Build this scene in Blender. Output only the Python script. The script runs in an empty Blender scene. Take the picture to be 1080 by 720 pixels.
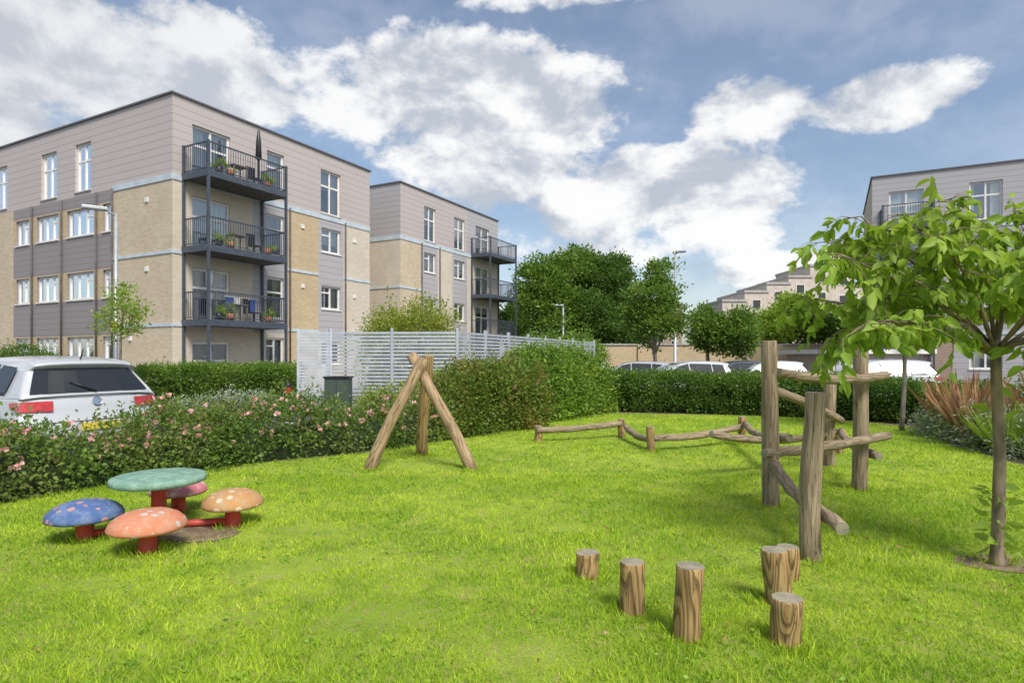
import bpy, math, numpy as np
from mathutils import Vector, Matrix, Quaternion
R=np.random.default_rng(7)
S=bpy.context.scene
S.view_settings.view_transform='Standard'; S.view_settings.look='None'; S.view_settings.exposure=0
F=640.0; H=1.6; HY=375.0
U=np.array([.466,.885]); V=np.array([-.885,.466])
ANG=math.atan2(.885,.466)
def gp(px,py):   # ground point surveyed from the photograph
    Y=H*F/(py-HY); return ((px-540)/F*Y, Y)
# ------------------------------------------------------------ materials
MATS={}
def newmat(name):
    m=bpy.data.materials.new(name); m.use_nodes=True
    nt=m.node_tree; b=nt.nodes['Principled BSDF']; return m,nt,b
def N(nt,t,**k):
    n=nt.nodes.new(t)
    for a,v in k.items(): setattr(n,a,v)
    return n
def L(nt,a,b): nt.links.new(a,b)
def math_(nt,op,a,b=None,c=None,clamp=False):
    n=nt.nodes.new('ShaderNodeMath'); n.operation=op; n.use_clamp=clamp
    for i,v in enumerate((a,b,c)):
        if v is None: continue
        if isinstance(v,(int,float)): n.inputs[i].default_value=v
        else: nt.links.new(v,n.inputs[i])
    return n.outputs[0]
def mixc(nt,f,a,b,mode='MIX'):
    n=nt.nodes.new('ShaderNodeMix'); n.data_type='RGBA'; n.blend_type=mode
    for i,v in ((0,f),(6,a),(7,b)):
        if isinstance(v,(int,float)): n.inputs[i].default_value=v
        elif isinstance(v,(tuple,list)): n.inputs[i].default_value=(*v,1) if len(v)==3 else v
        else: nt.links.new(v,n.inputs[i])
    return n.outputs[2]
def ramp(nt,f,a,b):
    n=nt.nodes.new('ShaderNodeMapRange'); n.interpolation_type='SMOOTHSTEP'; n.inputs[1].default_value=a; n.inputs[2].default_value=b
    nt.links.new(f,n.inputs[0]); return n.outputs[0]
def coords(nt,scale=(1,1,1),kind='Object'):
    tc=N(nt,'ShaderNodeTexCoord'); mp=N(nt,'ShaderNodeMapping'); mp.inputs['Scale'].default_value=scale
    L(nt,tc.outputs[kind],mp.inputs[0]); return mp.outputs[0]
def noise(nt,vec,scale,detail=5,rough=.55,dist=0):
    n=N(nt,'ShaderNodeTexNoise'); n.inputs['Scale'].default_value=scale; n.inputs['Detail'].default_value=detail
    n.inputs['Roughness'].default_value=rough; n.inputs['Distortion'].default_value=dist
    if vec is not None: L(nt,vec,n.inputs['Vector'])
    return n.outputs[0]
def bump(nt,b,h,s=.3,d=.02):
    n=N(nt,'ShaderNodeBump'); n.inputs['Strength'].default_value=s; n.inputs['Distance'].default_value=d
    L(nt,h,n.inputs['Height']); L(nt,n.outputs[0],b.inputs['Normal'])
def simple(name,c1,c2=None,scale=5,rough=.6,bs=0,stretch=(1,1,1),metal=0,lo=.35,hi=.65,spec=.5,coat=0):
    m,nt,b=newmat(name)
    b.inputs['Roughness'].default_value=rough; b.inputs['Metallic'].default_value=metal
    b.inputs['Specular IOR Level'].default_value=spec; b.inputs['Coat Weight'].default_value=coat
    if c2 is None: c2=tuple(x*.85 for x in c1)
    v=coords(nt,stretch); n=noise(nt,v,scale)
    L(nt,mixc(nt,ramp(nt,n,lo,hi),c1,c2),b.inputs['Base Color'])
    if bs: bump(nt,b,n,bs)
    MATS[name]=m; return m
def leafmat(name,c1,c2,c3,trans=.35,rough=.5,nscale=1.2):
    m,nt,b=newmat(name)
    at=N(nt,'ShaderNodeAttribute'); at.attribute_name='tint'
    v=coords(nt); n=noise(nt,v,nscale,2)
    c=mixc(nt,at.outputs['Fac'],c1,c2)
    c=mixc(nt,math_(nt,'MULTIPLY',ramp(nt,n,.42,.7),.7),c,c3)
    L(nt,c,b.inputs['Base Color']); b.inputs['Roughness'].default_value=rough; b.inputs['Specular IOR Level'].default_value=.3
    t=N(nt,'ShaderNodeBsdfTranslucent'); L(nt,mixc(nt,.35,c,(c2[0]*1.6,c2[1]*1.5,c2[2]*.7)),t.inputs[0])
    mx=N(nt,'ShaderNodeMixShader'); mx.inputs[0].default_value=trans
    L(nt,b.outputs[0],mx.inputs[1]); L(nt,t.outputs[0],mx.inputs[2])
    L(nt,mx.outputs[0],nt.nodes['Material Output'].inputs[0]); MATS[name]=m; return m
M_leaf_dark=leafmat('leaf_dark',(.055,.12,.022),(.12,.22,.04),(.15,.25,.04))
M_leaf_mid=leafmat('leaf_mid',(.085,.175,.025),(.19,.32,.05),(.24,.34,.06))
M_leaf_bright=leafmat('leaf_bright',(.17,.30,.03),(.34,.48,.06),(.38,.50,.08),.42)
M_leaf_rose=leafmat('leaf_rose',(.075,.145,.03),(.21,.31,.07),(.25,.26,.08))
M_leaf_red=leafmat('leaf_red',(.10,.18,.03),(.24,.28,.05),(.36,.17,.07))
M_leaf_silver=leafmat('leaf_silver',(.22,.28,.20),(.44,.50,.38),(.32,.38,.22),.2)
M_leaf_yel=leafmat('leaf_yellow',(.18,.27,.03),(.38,.45,.07),(.38,.36,.09),.4)
M_flax=leafmat('leaf_flax',(.30,.13,.08),(.46,.26,.13),(.34,.24,.10),.2)
M_petal=leafmat('petals',(.88,.40,.46),(.94,.70,.68),(.92,.55,.52),.3)
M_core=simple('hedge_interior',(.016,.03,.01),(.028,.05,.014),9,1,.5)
M_bark=simple('bark',(.30,.23,.16),(.16,.12,.085),14,.85,.6,(1,1,.35))
M_barkg=simple('bark_grey',(.24,.21,.17),(.13,.11,.09),12,.85,.6,(1,1,.3))
M_asph=simple('asphalt',(.085,.085,.088),(.06,.06,.063),1.2,.9,.1)
M_pave=simple('paving',(.38,.36,.33),(.30,.29,.27),3,.85,.1)
M_kerb=simple('kerbstone',(.40,.39,.37),(.31,.30,.28),8,.85,.2)
M_mark=simple('road_paint',(.75,.75,.72),(.5,.5,.48),20,.7)
M_soil=simple('soil',(.15,.105,.065),(.25,.19,.12),9,.95,.8)
def grassmat(name,blade):
    m,nt,b=newmat(name); v=coords(nt)
    n1=noise(nt,v,.6,4,.6); n2=noise(nt,v,3.2,5,.65); n3=noise(nt,v,1.7,7,.72,.4)
    c=mixc(nt,ramp(nt,n1,.38,.62),(.27,.445,.028),(.40,.565,.045))
    c=mixc(nt,math_(nt,'MULTIPLY',ramp(nt,n2,.46,.64),.6),c,(.18,.35,.022))
    c=mixc(nt,math_(nt,'MULTIPLY',ramp(nt,n3,.57,.70),.62),c,(.53,.49,.17))
    if blade:
        at=N(nt,'ShaderNodeAttribute'); at.attribute_name='tint'
        hs=N(nt,'ShaderNodeHueSaturation'); L(nt,c,hs.inputs['Color'])
        L(nt,math_(nt,'MULTIPLY_ADD',at.outputs['Fac'],.75,.76),hs.inputs['Value'])
        L(nt,math_(nt,'MULTIPLY_ADD',at.outputs['Fac'],-.03,.505),hs.inputs['Hue'])
        c=hs.outputs[0]
        L(nt,c,b.inputs['Base Color']); b.inputs['Roughness'].default_value=.6; b.inputs['Specular IOR Level'].default_value=.18
        t=N(nt,'ShaderNodeBsdfTranslucent'); L(nt,c,t.inputs[0])
        mx=N(nt,'ShaderNodeMixShader'); mx.inputs[0].default_value=.38
        L(nt,b.outputs[0],mx.inputs[1]); L(nt,t.outputs[0],mx.inputs[2])
        L(nt,mx.outputs[0],nt.nodes['Material Output'].inputs[0])
    else:
        n4=noise(nt,v,45,5,.75); n5=noise(nt,v,14,3,.6)
        c=mixc(nt,math_(nt,'MULTIPLY',ramp(nt,n4,.35,.7),.8),c,(.30,.29,.09)); c=mixc(nt,math_(nt,'MULTIPLY',ramp(nt,n5,.5,.68),.5),c,(.40,.34,.15))
        L(nt,c,b.inputs['Base Color']); b.inputs['Roughness'].default_value=.95; b.inputs['Specular IOR Level'].default_value=.05; bump(nt,b,n4,.8,.03)
    return m
M_lawn=grassmat('lawn_turf',False); M_blade=grassmat('grass_blades',True)
def woodmat(name,c1,c2,c3,grain=.75,gs=20,fine=26,crack=.75):
    m,nt,b=newmat(name); tc=N(nt,'ShaderNodeTexCoord'); oi=N(nt,'ShaderNodeObjectInfo')
    def vv(sc):
        mp=N(nt,'ShaderNodeMapping'); mp.inputs['Scale'].default_value=sc; L(nt,tc.outputs['Object'],mp.inputs[0])
        cb=N(nt,'ShaderNodeCombineXYZ'); L(nt,math_(nt,'MULTIPLY',oi.outputs['Random'],.31),cb.inputs[0]); L(nt,math_(nt,'MULTIPLY',oi.outputs['Random'],7.3),cb.inputs[2])
        ad=N(nt,'ShaderNodeVectorMath'); L(nt,mp.outputs[0],ad.inputs[0]); L(nt,cb.outputs[0],ad.inputs[1]); return ad.outputs[0]
    n1=noise(nt,vv((1,1,.06)),fine*1.4,5,.6,.4)
    fld=noise(nt,vv((1,1,.13)),7,1,.4); w=math_(nt,'FRACT',math_(nt,'MULTIPLY',fld,float(gs)))
    w=math_(nt,'MULTIPLY',ramp(nt,w,.35,.8),ramp(nt,w,1.0,.88))
    c=mixc(nt,ramp(nt,n1,.35,.65),c1,c2)
    c=mixc(nt,math_(nt,'MULTIPLY',w,grain),c,c3)
    cr=noise(nt,vv((14,14,.35)),3,2,.5); crk=ramp(nt,math_(nt,'ABSOLUTE',math_(nt,'SUBTRACT',cr,.5)),.016,.0)
    c=mixc(nt,math_(nt,'MULTIPLY',crk,crack),c,(.035,.022,.014))
    st=noise(nt,vv((1,1,.5)),5,4); c=mixc(nt,math_(nt,'MULTIPLY',ramp(nt,st,.5,.72),.3),c,(.24,.21,.15))
    L(nt,c,b.inputs['Base Color']); b.inputs['Roughness'].default_value=.82; b.inputs['Specular IOR Level'].default_value=.2
    bump(nt,b,math_(nt,'SUBTRACT',math_(nt,'ADD',n1,math_(nt,'MULTIPLY',w,-.3)),math_(nt,'MULTIPLY',crk,.9)),.6,.012); return m
M_log=woodmat('log_brown',(.46,.32,.14),(.35,.22,.09),(.13,.08,.035),.85,15)
M_pole=woodmat('pole_weathered',(.41,.325,.215),(.28,.21,.14),(.16,.115,.075),.5,9)
M_pole2=woodmat('pole_brown',(.50,.355,.21),(.36,.25,.145),(.17,.115,.06),.6,9)
def endmat():
    m,nt,b=newmat('log_end'); v=coords(nt)
    w=N(nt,'ShaderNodeTexWave'); w.wave_type='RINGS'; w.rings_direction='Z'; w.inputs['Scale'].default_value=28; w.inputs['Distortion'].default_value=1.5
    L(nt,v,w.inputs['Vector']); n=noise(nt,v,12)
    c=mixc(nt,w.outputs['Fac'],(.42,.37,.27),(.27,.23,.16)); c=mixc(nt,ramp(nt,n,.4,.7),c,(.21,.20,.14))
    L(nt,c,b.inputs['Base Color']); b.inputs['Roughness'].default_value=.9; bump(nt,b,w.outputs['Fac'],.3,.01); return m
M_end=endmat()
def brickmat(name,c1,c2,mort):
    m,nt,b=newmat(name); tc=N(nt,'ShaderNodeTexCoord'); sp=N(nt,'ShaderNodeSeparateXYZ'); L(nt,tc.outputs['Object'],sp.inputs[0])
    cb=N(nt,'ShaderNodeCombineXYZ'); L(nt,math_(nt,'ADD',sp.outputs[0],sp.outputs[1]),cb.inputs[0]); L(nt,sp.outputs[2],cb.inputs[1])
    br=N(nt,'ShaderNodeTexBrick'); L(nt,cb.outputs[0],br.inputs['Vector'])
    br.inputs['Scale'].default_value=1; br.inputs['Brick Width'].default_value=.225; br.inputs['Row Height'].default_value=.075; br.inputs['Mortar Size'].default_value=.008
    br.inputs['Color1'].default_value=(*c1,1); br.inputs['Color2'].default_value=(*c2,1); br.inputs['Mortar'].default_value=(*mort,1)
    n=noise(nt,tc.outputs['Object'],.8,5); n2=noise(nt,tc.outputs['Object'],7,3)
    c=mixc(nt,math_(nt,'MULTIPLY',ramp(nt,n,.3,.75),.3),br.outputs['Color'],tuple(x*.75 for x in c2))
    c=mixc(nt,math_(nt,'MULTIPLY',ramp(nt,n2,.45,.7),.25),c,c1)
    L(nt,c,b.inputs['Base Color']); b.inputs['Roughness'].default_value=.9; b.inputs['Specular IOR Level'].default_value=.2
    bump(nt,b,br.outputs['Fac'],-.2,.01); return m
M_brick=brickmat('brick_cream',(.64,.53,.37),(.52,.42,.28),(.55,.50,.42))
M_brickp=brickmat('brick_pale',(.67,.59,.47),(.58,.50,.39),(.6,.56,.48))
M_bricky=brickmat('brick_buff',(.61,.47,.28),(.50,.38,.22),(.52,.45,.35))
M_brickr=brickmat('brick_brown',(.42,.30,.22),(.33,.23,.17),(.42,.37,.32))
def clad(name,c1,pitch=.3):
    m,nt,b=newmat(name); tc=N(nt,'ShaderNodeTexCoord'); sp=N(nt,'ShaderNodeSeparateXYZ'); L(nt,tc.outputs['Object'],sp.inputs[0])
    z=sp.outputs[2]
    fr=math_(nt,'FRACT',math_(nt,'DIVIDE',z,pitch)); g=math_(nt,'LESS_THAN',fr,.07)
    fl=math_(nt,'FLOOR',math_(nt,'DIVIDE',z,pitch)); wn=N(nt,'ShaderNodeTexWhiteNoise'); wn.noise_dimensions='1D'; L(nt,fl,wn.inputs['W'])
    c=mixc(nt,math_(nt,'MULTIPLY',wn.outputs[0],.35),c1,tuple(x*.88 for x in c1))
    n=noise(nt,tc.outputs['Object'],.6,5); c=mixc(nt,math_(nt,'MULTIPLY',ramp(nt,n,.35,.7),.25),c,tuple(x*.85 for x in c1))
    c=mixc(nt,g,c,tuple(x*.55 for x in c1)); L(nt,c,b.inputs['Base Color']); b.inputs['Roughness'].default_value=.55
    bump(nt,b,g,-.5,.02); return m
M_clad=clad('cladding_taupe',(.52,.46,.43)); M_cladg=clad('cladding_grey',(.45,.43,.435)); M_span=clad('spandrel_mauve',(.30,.265,.26),.25)
M_band=simple('band_bluegrey',(.55,.63,.68),None,2,.7)
M_cop=simple('coping_grey',(.13,.13,.14),None,5,.5)
M_white=simple('frame_white',(.84,.82,.77),(.76,.74,.70),3,.4)
M_metal=simple('balcony_steel',(.075,.09,.115),(.055,.068,.09),6,.45)
M_slab=simple('balcony_slab',(.13,.12,.11),(.09,.08,.075),4,.8)
M_galv=simple('galvanised',(.54,.58,.62),(.44,.48,.52),4,.45,metal=.25)
M_lampg=simple('lamp_grey',(.50,.53,.56),None,5,.4,metal=.3)
M_room=simple('room_dark',(.07,.06,.055),(.13,.12,.11),.9,.9)
M_curt=simple('curtain',(.74,.71,.66),(.55,.52,.48),6,.9,.3,(1,1,.02))
M_dark=simple('black_plastic',(.02,.02,.022),None,5,.4)
M_rub=simple('rubber',(.018,.018,.018),None,9,.8)
M_conc=simple('concrete',(.46,.44,.41),(.38,.36,.33),2,.9,.2)
M_render=simple('render_offwhite',(.62,.54,.46),(.52,.45,.38),1.5,.9)
M_red=simple('paint_red',(.60,.055,.04),(.42,.06,.045),9,.5)
M_bollred=simple('band_red',(.45,.05,.03),None,9,.5)
M_blue=simple('cloth_blue',(.03,.08,.35),None,5,.9); M_pot=simple('terracotta',(.4,.16,.08),None,5,.8)
def glassmat(name,tint,refl):
    m,nt,b=newmat(name); g=N(nt,'ShaderNodeBsdfGlossy'); g.inputs['Roughness'].default_value=.02; g.inputs[0].default_value=(.9,.95,1,1)
    t=N(nt,'ShaderNodeBsdfTransparent'); t.inputs[0].default_value=(*tint,1)
    fr=N(nt,'ShaderNodeFresnel'); fr.inputs[0].default_value=1.5
    mx=N(nt,'ShaderNodeMixShader'); L(nt,math_(nt,'ADD',fr.outputs[0],refl,clamp=True),mx.inputs[0]); L(nt,t.outputs[0],mx.inputs[1]); L(nt,g.outputs[0],mx.inputs[2])
    L(nt,mx.outputs[0],nt.nodes['Material Output'].inputs[0]); return m
M_glass=glassmat('window_glass',(.85,.9,.9),.22)
def solidglass():
    m,nt,b=newmat('car_glass'); b.inputs['Base Color'].default_value=(.015,.019,.022,1); b.inputs['Roughness'].default_value=.04; b.inputs['Specular IOR Level'].default_value=.8; return m
M_cglass=solidglass()
def paint(name,c):
    m,nt,b=newmat(name); b.inputs['Roughness'].default_value=.3; b.inputs['Coat Weight'].default_value=.8; b.inputs['Coat Roughness'].default_value=.04
    n=noise(nt,coords(nt),2,4); L(nt,mixc(nt,math_(nt,'MULTIPLY',n,.3),c,tuple(x*.85 for x in c)),b.inputs['Base Color']); return m
M_pwhite=paint('car_paint_white',(.50,.52,.54)); M_psil=paint('car_paint_silver',(.38,.40,.42)); M_pdark=paint('car_paint_dark',(.05,.06,.08))
M_tail=simple('tail_lamp',(.55,.02,.02),(.34,.012,.012),20,.15,coat=1); M_chrome=simple('chrome',(.7,.7,.7),None,3,.12,metal=1)
M_head=simple('head_lamp',(.55,.57,.6),(.3,.3,.32),25,.1,coat=1); M_plate=simple('number_plate',(.75,.6,.08),None,3,.5)
def spotmat(name,base,worn,spot,sc=10,thr=.25,sf=.8):
    m,nt,b=newmat(name); v=coords(nt)
    vo=N(nt,'ShaderNodeTexVoronoi'); vo.inputs['Scale'].default_value=sc; vo.inputs['Randomness'].default_value=.85; L(nt,v,vo.inputs['Vector'])
    n=noise(nt,v,11,6,.7); n2=noise(nt,v,70,3,.7)
    c=mixc(nt,ramp(nt,n,.42,.62),base,worn)
    s=ramp(nt,math_(nt,'ADD',vo.outputs['Distance'],math_(nt,'MULTIPLY',math_(nt,'SUBTRACT',n,.5),.15)),thr+.05,thr); c=mixc(nt,math_(nt,'MULTIPLY',s,sf),c,spot)
    c=mixc(nt,math_(nt,'MULTIPLY',ramp(nt,n2,.5,.72),.45),c,tuple(x*.45+.03 for x in base))
    L(nt,c,b.inputs['Base Color']); b.inputs['Roughness'].default_value=.75; b.inputs['Specular IOR Level'].default_value=.2; bump(nt,b,n2,.35,.01); return m
M_mblue=spotmat('mushroom_blue',(.08,.14,.31),(.16,.22,.36),(.60,.28,.24))
M_morange=spotmat('mushroom_orange',(.50,.26,.11),(.46,.32,.18),(.66,.56,.42))
M_mred=spotmat('mushroom_red',(.60,.22,.12),(.56,.30,.19),(.48,.51,.48))
M_mpink=spotmat('mushroom_pink',(.56,.17,.20),(.62,.33,.33),(.70,.55,.52))
M_mgreen=spotmat('table_green',(.17,.31,.23),(.28,.42,.33),(.28,.42,.33),9,.1)
# ------------------------------------------------------------ mesh builder
class MB:
    def __init__(s): s.v=[]; s.f=[]; s.m=[]; s.mats=[]; s.sm=[]
    def mi(s,m):
        if m not in s.mats: s.mats.append(m)
        return s.mats.index(m)
    def poly(s,pts,m,sm=False):
        i=len(s.v); s.v+= [tuple(p) for p in pts]; s.f.append(tuple(range(i,i+len(pts)))); s.m.append(s.mi(m)); s.sm.append(sm)
    def box(s,x0,x1,y0,y1,z0,z1,m):
        i=len(s.v); s.v+=[(x,y,z) for z in (z0,z1) for y in (y0,y1) for x in (x0,x1)]
        for q in ((0,2,3,1),(4,5,7,6),(0,1,5,4),(2,6,7,3),(0,4,6,2),(1,3,7,5)):
            s.f.append(tuple(i+k for k in q)); s.m.append(s.mi(m)); s.sm.append(False)
    def obox(s,c,ax,ay,hx,hy,z0,z1,m):
        i=len(s.v)
        for z in (z0,z1):
            for b in (-1,1):
                for a in (-1,1): s.v.append((c[0]+ax[0]*a*hx+ay[0]*b*hy,c[1]+ax[1]*a*hx+ay[1]*b*hy,z))
        for q in ((0,2,3,1),(4,5,7,6),(0,1,5,4),(2,6,7,3),(0,4,6,2),(1,3,7,5)):
            s.f.append(tuple(i+k for k in q)); s.m.append(s.mi(m)); s.sm.append(False)
    def tube(s,pts,rad,m,seg=10,mend=None,rough=0,sub=1,seed=0):
        pts=[Vector(p) for p in pts]; rg=np.random.default_rng(seed+11)
        if sub>1:
            P=[];Q=[]
            for a in range(len(pts)-1):
                for k in range(sub):
                    t=k/sub; P.append(pts[a].lerp(pts[a+1],t)); Q.append(rad[a]*(1-t)+rad[a+1]*t)
            P.append(pts[-1]); Q.append(rad[-1]); pts,rad=P,Q
        ph=rg.uniform(0,6.28,4); i0=len(s.v); ref=Vector((.13,.9,.3)) if abs((pts[-1]-pts[0]).normalized().y)<.9 else Vector((1,0,.1))
        n=len(pts)
        for k,p in enumerate(pts):
            d=(pts[min(k+1,n-1)]-pts[max(k-1,0)]).normalized(); a=d.cross(ref).normalized(); b=d.cross(a)
            for j in range(seg):
                t=2*math.pi*j/seg
                r=rad[k]*(1+rough*(math.sin(2*t+ph[0])*.5+math.sin(3*t+ph[1]+k*.6)*.4+math.sin(5*t+ph[2])*.25+rg.normal()*.2))
                s.v.append(tuple(p+a*math.cos(t)*r+b*math.sin(t)*r))
        for k in range(n-1):
            for j in range(seg):
                a=i0+k*seg+j; b=i0+k*seg+(j+1)%seg
                s.f.append((a,b,b+seg,a+seg)); s.m.append(s.mi(m)); s.sm.append(True)
        me=mend or m
        s.f.append(tuple(i0+j for j in range(seg))[::-1]); s.m.append(s.mi(me)); s.sm.append(False)
        s.f.append(tuple(i0+(n-1)*seg+j for j in range(seg))); s.m.append(s.mi(me)); s.sm.append(False)
    def lathe(s,prof,c,m,seg=32,mlist=None):
        i0=len(s.v)
        for r,z in prof:
            for j in range(seg):
                t=2*math.pi*j/seg; s.v.append((c[0]+r*math.cos(t),c[1]+r*math.sin(t),c[2]+z))
        for k in range(len(prof)-1):
            for j in range(seg):
                a=i0+k*seg+j; b=i0+k*seg+(j+1)%seg
                s.f.append((a,b,b+seg,a+seg)); s.m.append(s.mi(mlist[k] if mlist else m)); s.sm.append(True)
    def build(s,name,parent=None,loc=None,bevel=0):
        me=bpy.data.meshes.new(name); me.from_pydata(s.v,[],s.f); 
        for m in s.mats: me.materials.append(m)
        me.polygons.foreach_set('material_index',s.m); me.polygons.foreach_set('use_smooth',s.sm); me.update()
        o=bpy.data.objects.new(name,me); S.collection.objects.link(o)
        if loc: o.location=loc
        if parent: o.parent=parent
        if bevel:
            b=o.modifiers.new('bevel','BEVEL'); b.width=bevel; b.segments=2; b.limit_method='ANGLE'
        return o
def empty(name,loc=(0,0,0),rz=0):
    e=bpy.data.objects.new(name,None); S.collection.objects.link(e); e.location=loc; e.rotation_euler=(0,0,rz); return e
# ------------------------------------------------------------ foliage
def raw(name,verts,nper,loopsper,mats,matidx,tint,parent=None):
    n=len(verts)//nper; me=bpy.data.meshes.new(name)
    me.vertices.add(len(verts)); me.vertices.foreach_set('co',verts.astype(np.float32).ravel())
    lp=loopsper
    base=(np.arange(n)*nper)[:,None]
    idx=np.concatenate([base+np.array(p)[None,:] for p in lp],axis=1).ravel()
    tot=np.tile(np.array([len(p) for p in lp]),n); st=np.concatenate([[0],np.cumsum(tot)[:-1]])
    me.loops.add(len(idx)); me.loops.foreach_set('vertex_index',idx.astype(np.int32))
    me.polygons.add(len(tot)); me.polygons.foreach_set('loop_start',st.astype(np.int32)); me.polygons.foreach_set('loop_total',tot.astype(np.int32))
    for m in mats: me.materials.append(m)
    if matidx is not None: me.polygons.foreach_set('material_index',np.repeat(matidx,len(lp)).astype(np.int32))
    me.update(calc_edges=True)
    a=me.attributes.new('tint','FLOAT','POINT'); a.data.foreach_set('value',np.repeat(tint,nper).astype(np.float32))
    o=bpy.data.objects.new(name,me); S.collection.objects.link(o)
    if parent: o.parent=parent
    return o
def norm(a): return a/np.maximum(np.linalg.norm(a,axis=1,keepdims=True),1e-6)
def leaves(name,P,D,size,mats,matidx=None,aspect=.55,fold=.15,parent=None,rng=R,up=.5,detailed=False):
    n=len(P); D=norm(D); up_=norm(np.stack([rng.normal(0,.6,n),rng.normal(0,.6,n),np.full(n,up)+rng.normal(0,.4,n)],1))
    Sd=norm(np.cross(D,up_)); Nn=norm(np.cross(Sd,D)); s=size[:,None]
    if detailed:
        q=[P, P+D*s*.3+Sd*s*aspect*.5+Nn*s*fold, P+D*s*.68+Sd*s*aspect*.38+Nn*s*fold*.6, P+D*s-Nn*s*.12, P+D*s*.68-Sd*s*aspect*.38+Nn*s*fold*.6, P+D*s*.3-Sd*s*aspect*.5+Nn*s*fold, P+D*s*.4]
        pol=[(0,1,2,6),(6,2,3),(0,6,4,5),(6,3,4)]
    else:
        q=[P,P+D*s*.5+Sd*s*aspect*.5+Nn*s*fold,P+D*s,P+D*s*.5-Sd*s*aspect*.5+Nn*s*fold]; pol=[(0,1,2,3)]
    v=np.stack(q,1).reshape(-1,3)
    return raw(name,v,len(q),pol,mats,matidx,rng.random(n),parent)
def rdir(n,rng): return norm(rng.normal(size=(n,3)))
def clumps(blobs,ncl,rng,inner=.35):
    B=np.array(blobs,float); w=(B[:,3]*B[:,4]*B[:,5])**.67; w/=w.sum()
    k=rng.choice(len(B),ncl,p=w); d=rdir(ncl,rng); r=rng.uniform(inner,1,ncl)**.5
    lump=1+.16*np.sin(d[:,0]*5+k)+.14*np.sin(d[:,2]*7+k*2)
    return B[k,:3]+d*B[k,3:6]*(r*lump)[:,None], d
def foliage(name,blobs,ncl,per,clr,ls,mat,parent=None,seed=1,aspect=.6,droop=0,flat=.7,inner=.35):
    rng=np.random.default_rng(seed); C,d=clumps(blobs,ncl,rng,inner)
    scale=rng.uniform(.6,1.35,ncl); k=np.repeat(np.arange(ncl),per); n=len(k)
    off=rng.normal(size=(n,3))*np.array([1,1,flat])*clr*scale[k][:,None]*.55
    P=C[k]+off; P[:,2]=np.maximum(P[:,2],.03); D=norm(off)+d[k]*.5+rdir(n,rng)*.8+np.array([0,0,-droop+.25])
    o=leaves(name,P,D,ls*rng.uniform(.6,1.3,n),[mat],None,aspect,.12,parent,rng)
    t=np.clip(np.repeat(rng.random(ncl),per)*.6+rng.random(n)*.4,0,1)
    o.data.attributes['tint'].data.foreach_set('value',np.repeat(t,4).astype(np.float32))
    return o,C
def roses(name,C,n,rng,parent,size=.05,mat=M_petal):
    c=C[rng.choice(len(C),n)]+rng.normal(size=(n,3))*.05+np.array([0,0,.06]); per=10; k=np.repeat(np.arange(n),per)
    D=rdir(n*per,rng)+np.array([0,-.1,.5]); sc=np.repeat(rng.uniform(.6,1.25,n),per)
    return leaves(name,c[k],D,size*sc*rng.uniform(.8,1.2,n*per),[mat],None,.95,.2,parent,rng)
def tree(name,base,th,tr,blobs,ncl,per,clr,ls,mat,bark=M_barkg,seed=1,nbr=25,**kw):
    rng=np.random.default_rng(seed); e=empty(name); B=np.array(blobs,float)
    fo,C=foliage('crown',blobs,ncl,per,clr,ls,mat,e,seed,**kw)
    mb=MB(); b=Vector(base); ctr=Vector(B[:,:3].mean(0)); top=Vector((b.x*.6+ctr.x*.4,b.y*.6+ctr.y*.4,b.z+th))
    mb.tube([b,b.lerp(top,.5)+Vector((rng.normal()*tr*.5,rng.normal()*tr*.5,0)),top],[tr*1.25,tr,tr*.8],bark,10,rough=.08,sub=3,seed=seed)
    for q in B:
        c=Vector(q[:3]); mb.tube([top-Vector((0,0,tr)),top.lerp(c,.5)+Vector((0,0,-.05*th)),c],[tr*.6,tr*.4,tr*.15],bark,7,sub=2,seed=seed)
    for i in rng.choice(len(C),min(nbr,len(C)),replace=False):
        p=C[i]; j=np.argmin(((B[:,:3]-p)**2).sum(1)); q=Vector(B[j,:3]).lerp(top,rng.uniform(0,.5))
        mb.tube([q,q.lerp(Vector(p),.5)+Vector((0,0,.04*th)),Vector(p)],[tr*.25,tr*.16,tr*.06],bark,5,seed=i)
    mb.build('trunk',e); return e
def path_pts(path,step):
    out=[]
    for a,b in zip(path[:-1],path[1:]):
        a=np.array(a,float); b=np.array(b,float); n=max(1,int(np.linalg.norm(b[:2]-a[:2])/step))
        for k in range(n): out.append(a+(b-a)*k/n)
    out.append(np.array(path[-1],float)); return np.array(out)
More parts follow.
